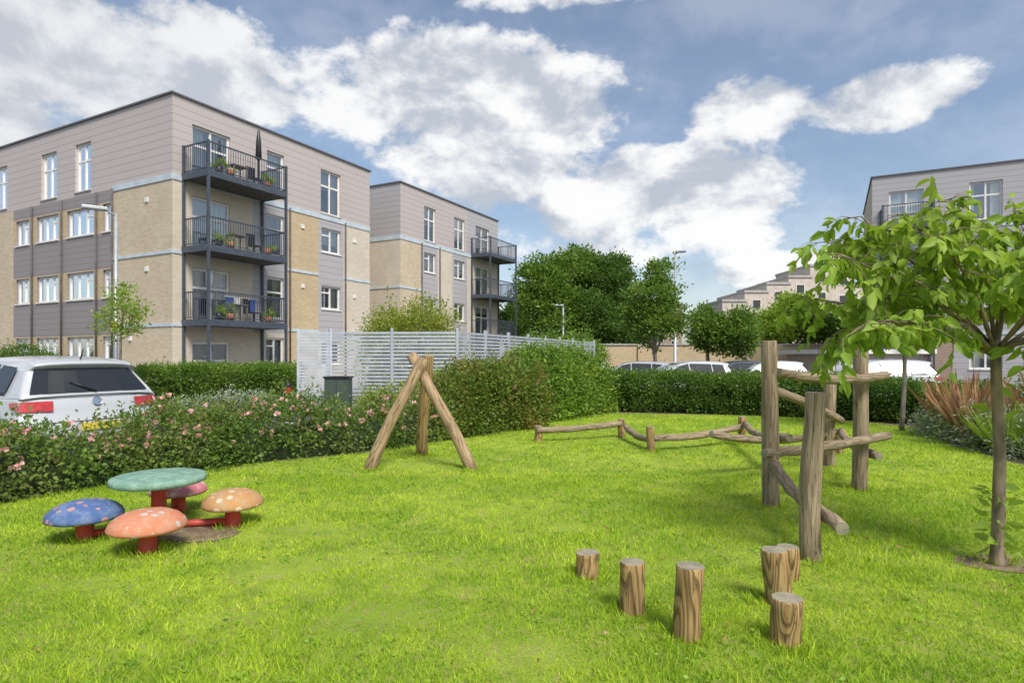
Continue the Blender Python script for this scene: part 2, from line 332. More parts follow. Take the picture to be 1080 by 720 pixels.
def hedge(name,path,step,hw,mat,ncl,per,clr,ls,seed=1,jit=.1,box=True,core=True,flowers=0,aspect=.6,fmat=M_petal,sprigs=0,mat2=None,slen=.38):
    """path rows: x,y,height"""
    rng=np.random.default_rng(seed); e=empty(name); pp=path_pts(path,.25); n=len(pp)
    tg=np.gradient(pp[:,:2],axis=0); tg/=np.linalg.norm(tg,axis=1,keepdims=True); nn=np.stack([-tg[:,1],tg[:,0]],1)
    k=rng.integers(0,n,ncl)
    C=np.zeros((ncl,3)); Dn=np.zeros((ncl,3))
    for i in range(ncl):
        h=pp[k[i],2]*(1+rng.normal()*jit*.6+.6*jit*math.sin(k[i]*.9+seed)+.5*jit*math.sin(k[i]*.37)); t=rng.random()
        if t<.42: s=rng.uniform(-1,1); y=s*hw; z=h*(1-(0.02 if box else .25)*abs(s)**3); dn=(nn[k[i],0]*s*.3,nn[k[i],1]*s*.3,1)
        else:
            s=1 if rng.random()<.4 else -1; z=h*rng.uniform(.05,1); y=s*hw*(1+rng.normal()*jit*.8)*(1 if box else math.sqrt(max(.1,1-(z/h)**3*.5))); dn=(nn[k[i],0]*s,nn[k[i],1]*s,.3)
        C[i]=(pp[k[i],0]+nn[k[i],0]*y+rng.normal()*.08,pp[k[i],1]+nn[k[i],1]*y+rng.normal()*.08,z); Dn[i]=dn
    kk=np.repeat(np.arange(ncl),per); m=len(kk); off=rng.normal(size=(m,3))*clr*.5
    P=C[kk]+off
    if sprigs:
        top=np.where(C[:,2]>pp[k,2]*.75)[0]; ch=rng.choice(top,sprigs); sk=np.repeat(np.arange(sprigs),12); tt=np.tile(np.linspace(0,1,12),sprigs)
        dirs=norm(np.stack([rng.normal(0,.35,sprigs),rng.normal(0,.35,sprigs),np.ones(sprigs)],1)); ln=rng.uniform(.12,slen,sprigs)
        P=np.concatenate([P,C[ch][sk]+dirs[sk]*(ln[sk]*tt)[:,None]]); 
    P[:,2]=np.maximum(P[:,2],.02); D=norm(off)*.6+Dn[kk]*.7+rdir(m,rng)*.9
    t=np.clip(np.repeat(rng.random(ncl),per)*.6+rng.random(m)*.4,0,1)
    if sprigs:
        D=np.concatenate([D,rdir(len(sk),rng)+np.array([0,0,.3])]); t=np.concatenate([t,rng.uniform(.5,1,len(sk))])
    mi=None; mats=[mat]
    if mat2:
        mats=[mat,mat2]; cl=(rng.random(ncl)<.3).astype(int); mi=np.concatenate([np.repeat(cl,per),np.zeros(len(P)-m,int)])
    o=leaves('foliage',P,D,ls*rng.uniform(.6,1.3,len(P)),mats,mi,aspect,.12,e,rng)
    o.data.attributes['tint'].data.foreach_set('value',np.repeat(t,4).astype(np.float32))
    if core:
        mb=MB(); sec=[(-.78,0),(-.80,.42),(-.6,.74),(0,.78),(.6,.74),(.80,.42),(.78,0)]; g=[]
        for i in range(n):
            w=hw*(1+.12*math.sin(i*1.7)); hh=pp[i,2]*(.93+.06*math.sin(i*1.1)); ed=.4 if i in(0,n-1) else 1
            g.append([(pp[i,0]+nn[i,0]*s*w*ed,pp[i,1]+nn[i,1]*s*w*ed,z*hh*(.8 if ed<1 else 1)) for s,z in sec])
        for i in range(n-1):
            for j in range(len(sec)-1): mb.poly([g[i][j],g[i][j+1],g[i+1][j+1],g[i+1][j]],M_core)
        mb.poly(g[0],M_core); mb.poly(g[-1],M_core); mb.build('dark_core',e)  # solid filler hull; its dark colour stands in for the shade inside the hedge
    if flowers:
        top=C[(C[:,2]>pp[k,2]*.45)]; roses('blooms',top,flowers,rng,e,mat=fmat)
    return e
# ------------------------------------------------------------ terrain
def gz(x,y):
    t=min(max((y-19)/8,0),1); t=t*t*(3-2*t); u=min(max((x+1)/5,0),1); u=u*u*(3-2*u); return -.15*t*u
mb=MB(); xs=[-400,-120,-50,-25,-15]+[x for x in range(-8,40,1)]+[50,120,400]; ys=[-300,-60,-20,-5]+list(range(0,40,1))+[50,80,150,600]
idx={}
for i,x in enumerate(xs):
    for j,y in enumerate(ys): idx[i,j]=len(mb.v); mb.v.append((x,y,gz(x,y)))
for i in range(len(xs)-1):
    for j in range(len(ys)-1): mb.f.append((idx[i,j],idx[i+1,j],idx[i+1,j+1],idx[i,j+1])); mb.m.append(mb.mi(M_asph)); mb.sm.append(True)
mb.build('ground')
LP=[(-9.2,-.6),(-5.47,6.48),(-4.75,7.6),(-3.97,8.75),(-2.44,9.75),(-1.5,10.9),(-.74,11.8),(.43,13.65),(1.3,15.3),(2.58,16.4),(4.5,16.3),(6.4,15.75),(7.9,14.8),(8.8,13.4),(8.5,12.3),(7.75,10.8),(7.35,8.9),(7.6,6),(8.5,3),(9,-6),(-12,-6)]
def sheet(name,pts,z,m):
    mb=MB(); mb.poly([(x,y,z) for x,y in pts],m); return mb.build(name)
bed=[]
cx,cy=0,5
for x,y in LP:
    d=math.hypot(x-cx,y-cy); k=(d+1.5)/d; bed.append((cx+(x-cx)*k,cy+(y-cy)*k))
sheet('planting_bed',bed,.012,M_soil)
sheet('lawn',LP,.03,M_lawn)
mb=MB()
for a,b in zip(bed,bed[1:]+bed[:1]):
    a_=np.array(a);b_=np.array(b);d=(b_-a_);l=np.linalg.norm(d);d/=l;n_=np.array([-d[1],d[0]]); c=(a_+b_)/2+n_*.07
    mb.obox(c,d,n_,l/2+.05,.06,-.02,.11,M_kerb)
mb.build('kerb')
def inpoly(X,Y,poly):
    c=np.zeros(len(X),bool); j=len(poly)-1
    for i in range(len(poly)):
        xi,yi=poly[i]; xj,yj=poly[j]
        t=((yi>Y)!=(yj>Y))&(X<(xj-xi)*(Y-yi)/(yj-yi+1e-9)+xi); c^=t; j=i
    return c
def wave2(X,Y): return np.sin(X*2.1+1.3*np.sin(Y*1.7))*.5+np.sin(Y*2.7+1.1*np.sin(X*2.3+1))*.5
bare=[(gp(285,607),.34),(gp(322,565),.42),(gp(420,650),.25),(gp(540,698),.3),(gp(200,565),.6),(gp(1055,598),.42),(gp(440,492),.4),(gp(382,662),.25),(gp(90,620),.28),(gp(700,492),.35),(gp(600,560),.25),(gp(480,600),.3),(gp(250,660),.25)]
def blades(y0,y1,den,w,h):
    xm=(y1*1.0+1.5); n=int(den*(y1-y0)*2*xm); X=R.uniform(-xm,xm,n); Y=R.uniform(y0,y1,n)
    k=inpoly(X,Y,LP)&(np.abs(X)<Y*.95+1.4); hm=np.ones(n)
    for bi,((bx,by),br) in enumerate(bare):
        an=np.arctan2(Y-by,X-bx); rr=br*(1+.22*np.sin(an*2+bi)+.18*np.sin(an*3+2*bi)+.15*np.sin(an*7+bi)); d=np.hypot((X-bx)*.8,(Y-by)*1.3)/rr
        pr=np.clip(1.2-d,0,1)*(.95 if bi in(4,5) else .9 if bi<2 else .74); k&=~(R.random(n)<pr); hm*=1-.55*np.clip(1.2-d,0,1)
    k&=~((wave2(X*2.7+1,Y*2.2+3)+wave2(X*6.1,Y*5.3)*.6>.85)&(R.random(n)<.45))
    X=X[k];Y=Y[k];hm=hm[k];n=len(X); wv=wave2(X,Y)+wave2(X*3.1+2,Y*3.3)*.6
    hh=h*hm*R.uniform(.35,1.3,n)*(1+.35*wv); a=R.uniform(0,6.28,n); lean=R.uniform(.1,1.2,n)*hh; b=R.uniform(0,6.28,n)
    P=np.stack([X,Y,np.full(n,.028)],1); W=np.stack([np.cos(a),np.sin(a),0*a],1)*w*.5*R.uniform(.7,1.5,n)[:,None]
    T=P+np.stack([np.cos(b)*lean,np.sin(b)*lean,hh],1); return np.stack([P-W,P+W,T],1).reshape(-1,3)
v=np.concatenate([blades(1.3,4.5,5600,.0062,.034),blades(4.5,8,2300,.009,.036),blades(8,17,800,.014,.036)])
raw('grass',v,3,[(0,1,2)],[M_blade],None,R.random(len(v)//3))
tp=[gp(*p) for p in ((621,620),(668,660),(728,688),(823,648),(832,695),(862,600),(814,540),(910,522),(388,500),(500,500),(450,484),(1058,600),(568,470),(687,480),(784,472),(90,575),(148,592),(244,562))]
C=np.array([(x,y) for x,y in tp]); k=np.repeat(np.arange(len(C)),130); an=R.uniform(0,6.28,len(k)); rr=R.uniform(.08,.17,len(k))
P=np.stack([C[k,0]+np.cos(an)*rr,C[k,1]+.08+np.sin(an)*rr,np.full(len(k),.03)],1)
D=np.stack([np.cos(an)*.5,np.sin(an)*.5,np.full(len(k),1.)],1)+R.normal(size=(len(k),3))*.35
nw=2600; X=R.uniform(-6,7,nw);Y=R.uniform(1.8,14,nw);kk=inpoly(X,Y,LP)&(wave2(X*1.3,Y*1.1)>-.25); P2=np.stack([X[kk],Y[kk],np.full(kk.sum(),.05)],1); k3=np.repeat(np.arange(len(P2)),7); a3=R.uniform(0,6.28,len(k3))
D2=np.stack([np.cos(a3),np.sin(a3),np.full(len(a3),.25)],1)
leaves('lawn_weeds',P,D,R.uniform(.04,.095,len(P)),[M_blade],None,.1,.03)
M_clover=leafmat('clover',(.19,.37,.03),(.31,.50,.06),(.35,.50,.06))
leaves('clover_patch',P2[k3]+R.normal(size=(len(k3),3))*np.array([.02,.02,.006]),D2,R.uniform(.015,.035,len(k3)),[M_clover],None,.6,.1)
for bi in (4,5):
    (bx,by),br=bare[bi]
    mb=MB(); rg=np.random.default_rng(bi); mb.poly([(bx+math.cos(t)*br*.8*(1+.12*math.sin(2*t+bi)+rg.normal()*.05),by+math.sin(t)*br*.5*(1+.12*math.sin(3*t+bi)+rg.normal()*.05),.036) for t in np.linspace(0,2*math.pi,61)[:-1]],M_soil); mb.build('bare_patch')
# ------------------------------------------------------------ buildings
def building(name,org,LR,LL,winR,winL,zoneR,zoneL,balc,Ht=11.55,extra=None):
    e=empty(name,(org[0],org[1],0),ANG)
    walls=MB(); fr=MB(); gl=MB(); cu=MB()
    rng=np.random.default_rng(int(abs(org[0])*10))
    def P(face,a,d,z): return (a,-d,z) if face=='R' else (-d,a,z)
    def fbox(mb,face,a0,a1,d0,d1,z0,z1,m):
        if face=='R': mb.box(a0,a1,-d1,-d0,z0,z1,m)
        else: mb.box(-d1,-d0,a0,a1,z0,z1,m)
    for face,Ln,wins,zone in (('R',LR,winR,zoneR),('L',LL,winL,zoneL)):
        az=sorted({0,Ln,*[w[0] for w in wins],*[w[1] for w in wins],*zone['a']}); zz=sorted({-.6,Ht,*[w[2] for w in wins],*[w[3] for w in wins],*zone['z']})
        for a0,a1 in zip(az[:-1],az[1:]):
            for z0,z1 in zip(zz[:-1],zz[1:]):
                am,zm=(a0+a1)/2,(z0+z1)/2
                if any(w[0]<am<w[1] and w[2]<zm<w[3] for w in wins): continue
                walls.poly([P(face,a0,0,z0),P(face,a1,0,z0),P(face,a1,0,z1),P(face,a0,0,z1)],zone['f'](am,zm))
        for w in wins:
            a0,a1,z0,z1=w[:4]; np_=w[4] if len(w)>4 else 2; dp=-.13
            for q in (((a0,z0),(a0,z1)),((a1,z0),(a1,z1)),((a0,z0),(a1,z0)),((a0,z1),(a1,z1))):
                (x0,y0),(x1,y1)=q; walls.poly([P(face,x0,0,y0),P(face,x1,0,y1),P(face,x1,dp-.1,y1),P(face,x0,dp-.1,y0)],zone['f']((a0+a1)/2,z0-.1))
            t=.085
            fbox(fr,face,a0,a1,dp-.04,dp+.03,z0,z0+t,M_white); fbox(fr,face,a0,a1,dp-.04,dp+.03,z1-t,z1,M_white)
            for k in range(np_+1):
                x=a0+(a1-a0-t)*k/np_; fbox(fr,face,x,x+t,dp-.035,dp+.035,z0+.001,z1-.001,M_white)
            if z1-z0>1.6: fbox(fr,face,a0+.01,a1-.01,dp-.03,dp+.025,z0+(z1-z0)*.62,z0+(z1-z0)*.62+t,M_white)
            else:
                x=a0+(a1-a0)/np_; fbox(fr,face,a0+.01,x,dp-.03,dp+.025,z0+(z1-z0)*.68,z0+(z1-z0)*.68+t*.8,M_white)
            fbox(fr,face,a0-.04,a1+.04,-.1,.05,z0-.05,z0-.003,M_white if z1-z0<1.8 else M_conc)
            gl.poly([P(face,a0,dp-.005,z0),P(face,a1,dp-.005,z0),P(face,a1,dp-.005,z1),P(face,a0,dp-.005,z1)],M_glass)
            dd=dp-.9
            for q in (((a0,z0),(a0,z1)),((a1,z0),(a1,z1)),((a0,z0),(a1,z0)),((a0,z1),(a1,z1))):
                (x0,y0),(x1,y1)=q; cu.poly([P(face,x0,dp-.101,y0),P(face,x1,dp-.101,y1),P(face,x1,dd,y1),P(face,x0,dd,y0)],M_room)
            cu.poly([P(face,a0,dd,z0),P(face,a1,dd,z0),P(face,a1,dd,z1),P(face,a0,dd,z1)],M_room)
            c=rng.random(); wd=a1-a0
            if c<.85:
                for (c0,c1) in ((a0,a0+wd*rng.uniform(.15,.45)),(a1-wd*rng.uniform(.15,.45),a1)):
                    n=8
                    for i in range(n):
                        x0=c0+(c1-c0)*i/n; x1=c0+(c1-c0)*(i+1)/n; d0=dp-.16-.04*(i%2); d1=dp-.16-.04*((i+1)%2)
                        cu.poly([P(face,x0,d0,z0),P(face,x1,d1,z0),P(face,x1,d1,z1),P(face,x0,d0,z1)],M_curt)
            if c>.35:
                zb=z1-(z1-z0)*rng.uniform(.2,.8); cu.poly([P(face,a0,dp-.12,zb),P(face,a1,dp-.12,zb),P(face,a1,dp-.12,z1),P(face,a0,dp-.12,z1)],M_curt)
        for z0,z1,a0,a1 in zone['bands']: fbox(fr,face,a0,a1,-.02,.035,z0,z1,M_band)
    walls.poly([(LR,0,-.6),(LR,LL,-.6),(LR,LL,Ht),(LR,0,Ht)],M_brickp); walls.poly([(0,LL,-.6),(LR,LL,-.6),(LR,LL,Ht),(0,LL,Ht)],M_brickp)
    walls.poly([(0,0,Ht-.3),(LR,0,Ht-.3),(LR,LL,Ht-.3),(0,LL,Ht-.3)],M_cop)
    walls.build('walls',e); fr.build('window_frames',e); gl.build('glazing',e); cu.build('interiors',e)
    rf=MB(); o=.07
    for (x0,x1,y0,y1) in ((-o,LR+o,-o,.25),(-o,LR+o,LL-.25,LL+o),(-o,.25,.251,LL-.251),(LR-.25,LR+o,.251,LL-.251)): rf.box(x0,x1,y0,y1,Ht-.01,Ht+.06,M_cop)
    rf.build('roof_coping',e)
    dpb=MB()
    for face,a in (extra or {}).get('pipes',[]):
        p0=P(face,a,.07,0); dpb.tube([p0,(p0[0],p0[1],8.4)],[.04,.04],M_slab,8)
    for face,a,z in (extra or {}).get('vents',[]): fbox(dpb,face,a,a+.18,.002,.05,z,z+.18,M_white)
    if dpb.v: dpb.build('downpipes',e)
    for bi,(face,a0,a1,d,fl) in enumerate(balc):
        bb=MB()
        for z in fl:
            if z>1:
                fbox(bb,face,a0,a1,.005,d,z-.2,z,M_slab); fbox(bb,face,a0-.02,a1+.02,d-.02,d+.05,z-.22,z+.03,M_metal); fbox(bb,face,a0-.05,a0-.001,.006,d+.04,z-.22,z+.03,M_metal); fbox(bb,face,a1+.001,a1+.05,.006,d+.04,z-.22,z+.03,M_metal)
            for zz_,tt in ((z+1.1,.05),(z+.12,.03)):
                fbox(bb,face,a0,a1,d-.045,d,zz_-tt,zz_,M_metal); fbox(bb,face,a0,a0+.045,.01,d-.046,zz_-tt,zz_,M_metal); fbox(bb,face,a1-.045,a1,.01,d-.046,zz_-tt,zz_,M_metal)
            n=int((a1-a0)/.11)
            for i in range(1,n):
                x=a0+(a1-a0)*i/n; fbox(bb,face,x-.009,x+.009,d-.032,d-.014,z+.12,z+1.055,M_metal)
            n=int(d/.11)
            for i in range(1,n):
                y=d*i/n; 
                for x in (a0+.013,a1-.031): fbox(bb,face,x,x+.018,y-.009,y+.009,z+.12,z+1.055,M_metal)
        top=max(fl)+1.12
        for x in (a0-.03,a1-.06):
            for y in (.015,d-.03): fbox(bb,face,x,x+.09,y,y+.09,-.5,top,M_metal)
        bb.build('balcony',e)
    return e
O1=(-12.87,23.0)
fl=[0,2.9,5.7,8.5]
def wR1():
    w=[]
    for z in fl:
        w.append((.8,2.5,z+.03,z+2.15,2))
    for z in fl[1:3]: w.append((4.35,5.3,z+.35,z+2.2,1)); 
    w.append((4.35,5.3,fl[3]+.3,fl[3]+2.2,1)); w.append((4.3,5.3,1.15,2.4,2))
    w.append((7.55,8.9,8.6,10.75,2)); w.append((7.6,8.9,6.7,7.9,2)); w.append((7.6,8.9,3.9,5.05,2)); w.append((7.6,8.9,1.15,2.3,2)); return w
def wL1():
    w=[(5.5,6.7,8.6,10.65,2),(8.2,9.5,8.6,10.65,2),(12.6,13.9,8.6,10.65,2)]
    for z in (6.72,4.0,1.25):
        w+= [(3.98,4.62,z,z+1.15,1),(5.3,7.35,z,z+1.15,3),(8.05,9.9,z,z+1.15,3),(10.55,11.75,z,z+1.15,2),(14,15.8,z,z+1.15,3)]
    return w
def zr1(a,z):
    if z>8.4: return M_clad
    if a<3.6: return M_brickp
    if a<5.5: return M_cladg if 2.6<z else M_brickp
    if a<7.4: return M_bricky
    if a<9.1: return M_cladg if z>2.4 else M_brickp
    return M_brickp
def zl1(a,z):
    if z>8.4: return M_clad
    if a<3.9 or a>12: return M_brick
    for zz in (6.72,4.0,1.25):
        if zz-.05<z<zz+1.2: return M_bricky
    return M_span
zoneR1={'a':[3.6,5.5,7.4,9.1],'z':[2.4,2.6,8.4],'f':zr1,'bands':[(8.3,8.52,0,11.1),(5.5,5.62,0,3.6),(5.5,5.62,9.1,11.1),(5.5,5.62,5.5,7.4),(2.72,2.84,5.5,7.4),(2.72,2.84,0,3.6),(2.72,2.84,9.1,11.1)]}
zoneL1={'a':[3.9,12],'z':[8.4,6.67,7.92,3.95,5.2,1.2,2.45],'f':zl1,'bands':[(8.3,8.52,0,3.9),(5.5,5.62,0,3.9),(2.72,2.84,0,3.9)]}
b1=building('apartment_building',O1,11.1,20,wR1(),wL1(),zoneR1,zoneL1,[('R',.4,4.07,1.5,[.02,2.95,5.75,8.55])],extra={'pipes':[('L',5.0),('L',7.7),('L',10.2),('L',3.85),('R',5.6),('R',9.2)],'vents':[('L',1.5,7.6),('L',1.5,4.9),('R',6.3,7.6),('R',6.3,4.8),('R',9.8,7.5),('R',9.8,4.6),('L',2.6,2.2)]})
mb=MB()
mb.lathe([(.02,0),(.03,.1),(.03,1.1),(.13,1.2),(.10,1.9),(.04,2.35),(.0,2.4)],(3.0,-1.1,8.56),M_dark,12)
for z in (8.56,5.76,2.96):
    for x in (1.0,1.5,3.3):
        mb.lathe([(.0,0),(.12,0),(.16,.28),(.0,.28)],(x,-1.3,z),M_pot if x>1.2 else M_dark,12)
    mb.box(1.9,2.6,-1.0,-.5,z+.68,z+.72,M_barkg)
    for lx in (1.93,2.54):
        for ly in (-.97,-.55): mb.box(lx,lx+.04,ly,ly+.04,z,z+.68,M_barkg)
    mb.box(2.9,3.3,-.9,-.5,z+.4,z+.45,M_dark); mb.box(2.9,3.3,-.52,-.47,z+.45,z+.95,M_dark)
    for lx in (2.9,3.26):
        for ly in (-.9,-.54): mb.box(lx,lx+.04,ly,ly+.04,z,z+.4,M_dark)
for i,(c,w_) in enumerate(((M_blue,.35),(M_mark,.3),(M_dark,.28),(M_blue,.3))): 
    x=1.75+i*.42; mb.poly([(x,-.72+.05*i,3.95),(x+w_,-.7+.05*i,3.95),(x+w_*.95,-.66+.05*i,3.3),(x+.03,-.74+.05*i,3.35)],c)
mb.tube([(1.7,-.7,3.97),(3.4,-.6,3.97)],[.012,.012],M_white,6)
mb.build('balcony_furniture',b1)
pl=[]
for z in (8.95,6.15,3.35):
    for x in (1.0,1.5,3.3): pl.append((x,-1.3,z,.2,.2,.22))
fo,_=foliage('balcony_plants',pl,60,40,.12,.07,M_leaf_bright,b1,5)
O2=(-6.4,34.8)
def wR2():
    w=[]
    for (a,b) in ((2.3,3.5),(5.6,6.9)):
        w.append((a,b,8.6,10.7,2)); w.append((a,b,6.7,7.9,2)); w.append((a,b,3.9,5.05,2)); w.append((a,b,1.15,2.3,2))
    for z in fl: w.append((8.3,10.2,z+.03,z+2.15,2))
    return w
def zr2(a,z):
    if z>8.4: return M_clad if a<7.2 else M_cladg
    if a<2.1: return M_brick
    if a<3.7: return M_cladg
    if a<5.4: return M_brickp
    if a<7.2: return M_cladg
    return M_brickp
zoneR2={'a':[2.1,3.7,5.4,7.2],'z':[8.4],'f':zr2,'bands':[(8.3,8.52,0,11.5),(5.5,5.62,0,2.1),(2.72,2.84,0,2.1)]}
zoneL2={'a':[],'z':[8.4],'f':lambda a,z:M_cladg if z>8.4 else M_brickp,'bands':[(8.3,8.52,0,8),(5.5,5.62,0,8)]}
building('apartment_building',O2,11.5,12,wR2(),[],zoneR2,zoneL2,[('R',7.7,11.5,1.5,[.02,2.95,5.75,8.55])],extra={'pipes':[('R',3.9),('R',2.0)]})
O3=(34.6,26.4)
w3=[]
for (a,b) in ((10.5,11.9),(7.0,8.4),(3,4.4)):
    for z,h in ((8.7,2.0),(6.7,1.2),(3.9,1.2),(.9,1.3)): w3.append((a,b,z,z+h,2))
for z in fl: w3.append((13.9,15.5,z+.03,z+2.15,2))
zone3={'a':[9.5,12.6,13.4],'z':[8.4,2.8],'f':lambda a,z: M_cladg if z>2.8 or a<12.6 else M_brickr,'bands':[(8.3,8.5,0,16.3),(2.7,2.84,0,16.3)]}
building('apartment_building',O3,10,16.3,[],w3,{'a':[],'z':[8.4],'f':lambda a,z:M_cladg,'bands':[]},zone3,[('L',13.6,15.9,1.4,[2.95,5.75,8.55])])
e=MB(); 
e.obox(tuple(np.array(O1)+U*11-V*1.6),U,V,13,1.2,.004,.12,M_pave); e.obox(tuple(np.array(O1)-U*1.3+V*10),V,U,11.4,1.0,.002,.118,M_pave); e.build('pavement')
mb=MB()
for i in range(-3,12):
    c=np.array([-7.2,9.8])+U*(2.5*i)+V*2.2; 
    if gz(*c)>-.01: mb.obox(tuple(c),V,U,2.2,.05,.004,.008,M_mark)
mb.build('bay_markings')
mb=MB(); a=np.array(gp(140,424)); b_=np.array(gp(190,423)); d=(b_-a); l=np.linalg.norm(d); d/=l; nn=np.array([-d[1],d[0]])
for z in (.15,1.15): mb.obox(tuple((a+b_)/2),d,nn,l/2,.02,z,z+.04,M_dark)
for i in range(18): mb.obox(tuple(a+d*l*i/17),d,nn,.012,.012,0,1.2,M_dark)
mb.build('iron_railing')
# ------------------------------------------------------------ slatted fence
def slats(name,pts,z0,z1,pitch=.105,sh=.062,post=1.9):
    mb=MB()
    for a,b in zip(pts[:-1],pts[1:]):
        a=np.array(a,float);b=np.array(b,float);d=b-a;l=np.linalg.norm(d);d/=l;n=np.array([-d[1],d[0]])
        z=z0
        while z+sh<z1-.04: mb.obox(tuple((a+b)/2),d,n,l/2-.03,.012,z,z+sh,M_galv); z+=pitch
        k=max(1,round(l/post))
        for i in range(k+1): 
            if i==0 and tuple(a)!=tuple(pts[0]): continue
            mb.obox(tuple(a+d*l*i/k),d,n,.035,.045,0,z1,M_galv)
    return mb.build(name)
FA=(-5.35,17.6); FB=(-1.56,17.4); FC=(4.2,31.0)
slats('slatted_fence',[FA,FB,FC],.12,2.4,.105,.07)
slats('slatted_gate',[(-5.85,16.6),(-5.05,16.9)],.15,2.35,.085,.066,post=5)
# ------------------------------------------------------------ street furniture
def lamp(name,x,y,h,arm=(-.5,0),z0=0,r=.06,style=0):
    e=empty(name); mb=MB(); mb.tube([(x,y,z0),(x,y,z0+1.1),(x,y,z0+1.15),(x,y,z0+h)],[r*1.5,r*1.5,r,r*.65],M_lampg,12); 
    ax,ay=arm; mb.tube([(x,y,z0+h-.05),(x+ax*.5,y+ay*.5,z0+h+.06),(x+ax,y+ay,z0+h+.1)],[r*.5,r*.45,r*.45],M_lampg,8); mb.build('pole',e)
    hd=MB(); d=np.array(arm)/np.linalg.norm(arm); n=np.array([-d[1],d[0]])
    hd.obox((x+ax*1.2,y+ay*1.2),d,n,.32,.12,z0+h+.06,z0+h+.15,M_lampg); hd.obox((x+ax*1.25,y+ay*1.25),d,n,.22,.09,z0+h+.03,z0+h+.059,M_head); hd.build('lantern',e,bevel=.02)
    sg=MB(); sg.box(x-.08,x+.08,y-.1,y-.08,z0+2.3,z0+2.6,M_plate); 
    if style: sg.build('sign_plate',e)
lamp('street_lamp',-11.75,18,5.8,(-.35,-.25),style=1)
lamp('street_lamp',(712-540)/F*36,36,7.8,(.25,-.1),-.15,.1)
lamp('street_lamp',(594-540)/F*44,44,5.3,(-.25,-.05),-.15,.09)
x,y=gp(298,437); mb=MB(); mb.lathe([(.1,0),(.1,.52),(.1,.55),(.1,.72),(.1,.80),(.075,.84),(0,.85)],(x,y+.4,0),M_dark,16,[M_dark,M_dark,M_bollred,M_dark,M_dark,M_dark]); mb.build('bollard')
x,y=(357-540)/F*16.3,16.3; mb=MB(); mb.box(x-.32,x+.32,y-.2,y+.2,0,1.0,simple('cabinet_green',(.06,.085,.065))); mb.box(x-.35,x+.35,y-.23,y+.23,1.001,1.05,M_dark); mb.box(x-.004,x+.004,y-.206,y-.202,.08,.95,M_dark); mb.box(x+.03,x+.06,y-.22,y-.202,.5,.62,M_galv); mb.build('utility_cabinet',bevel=.01)
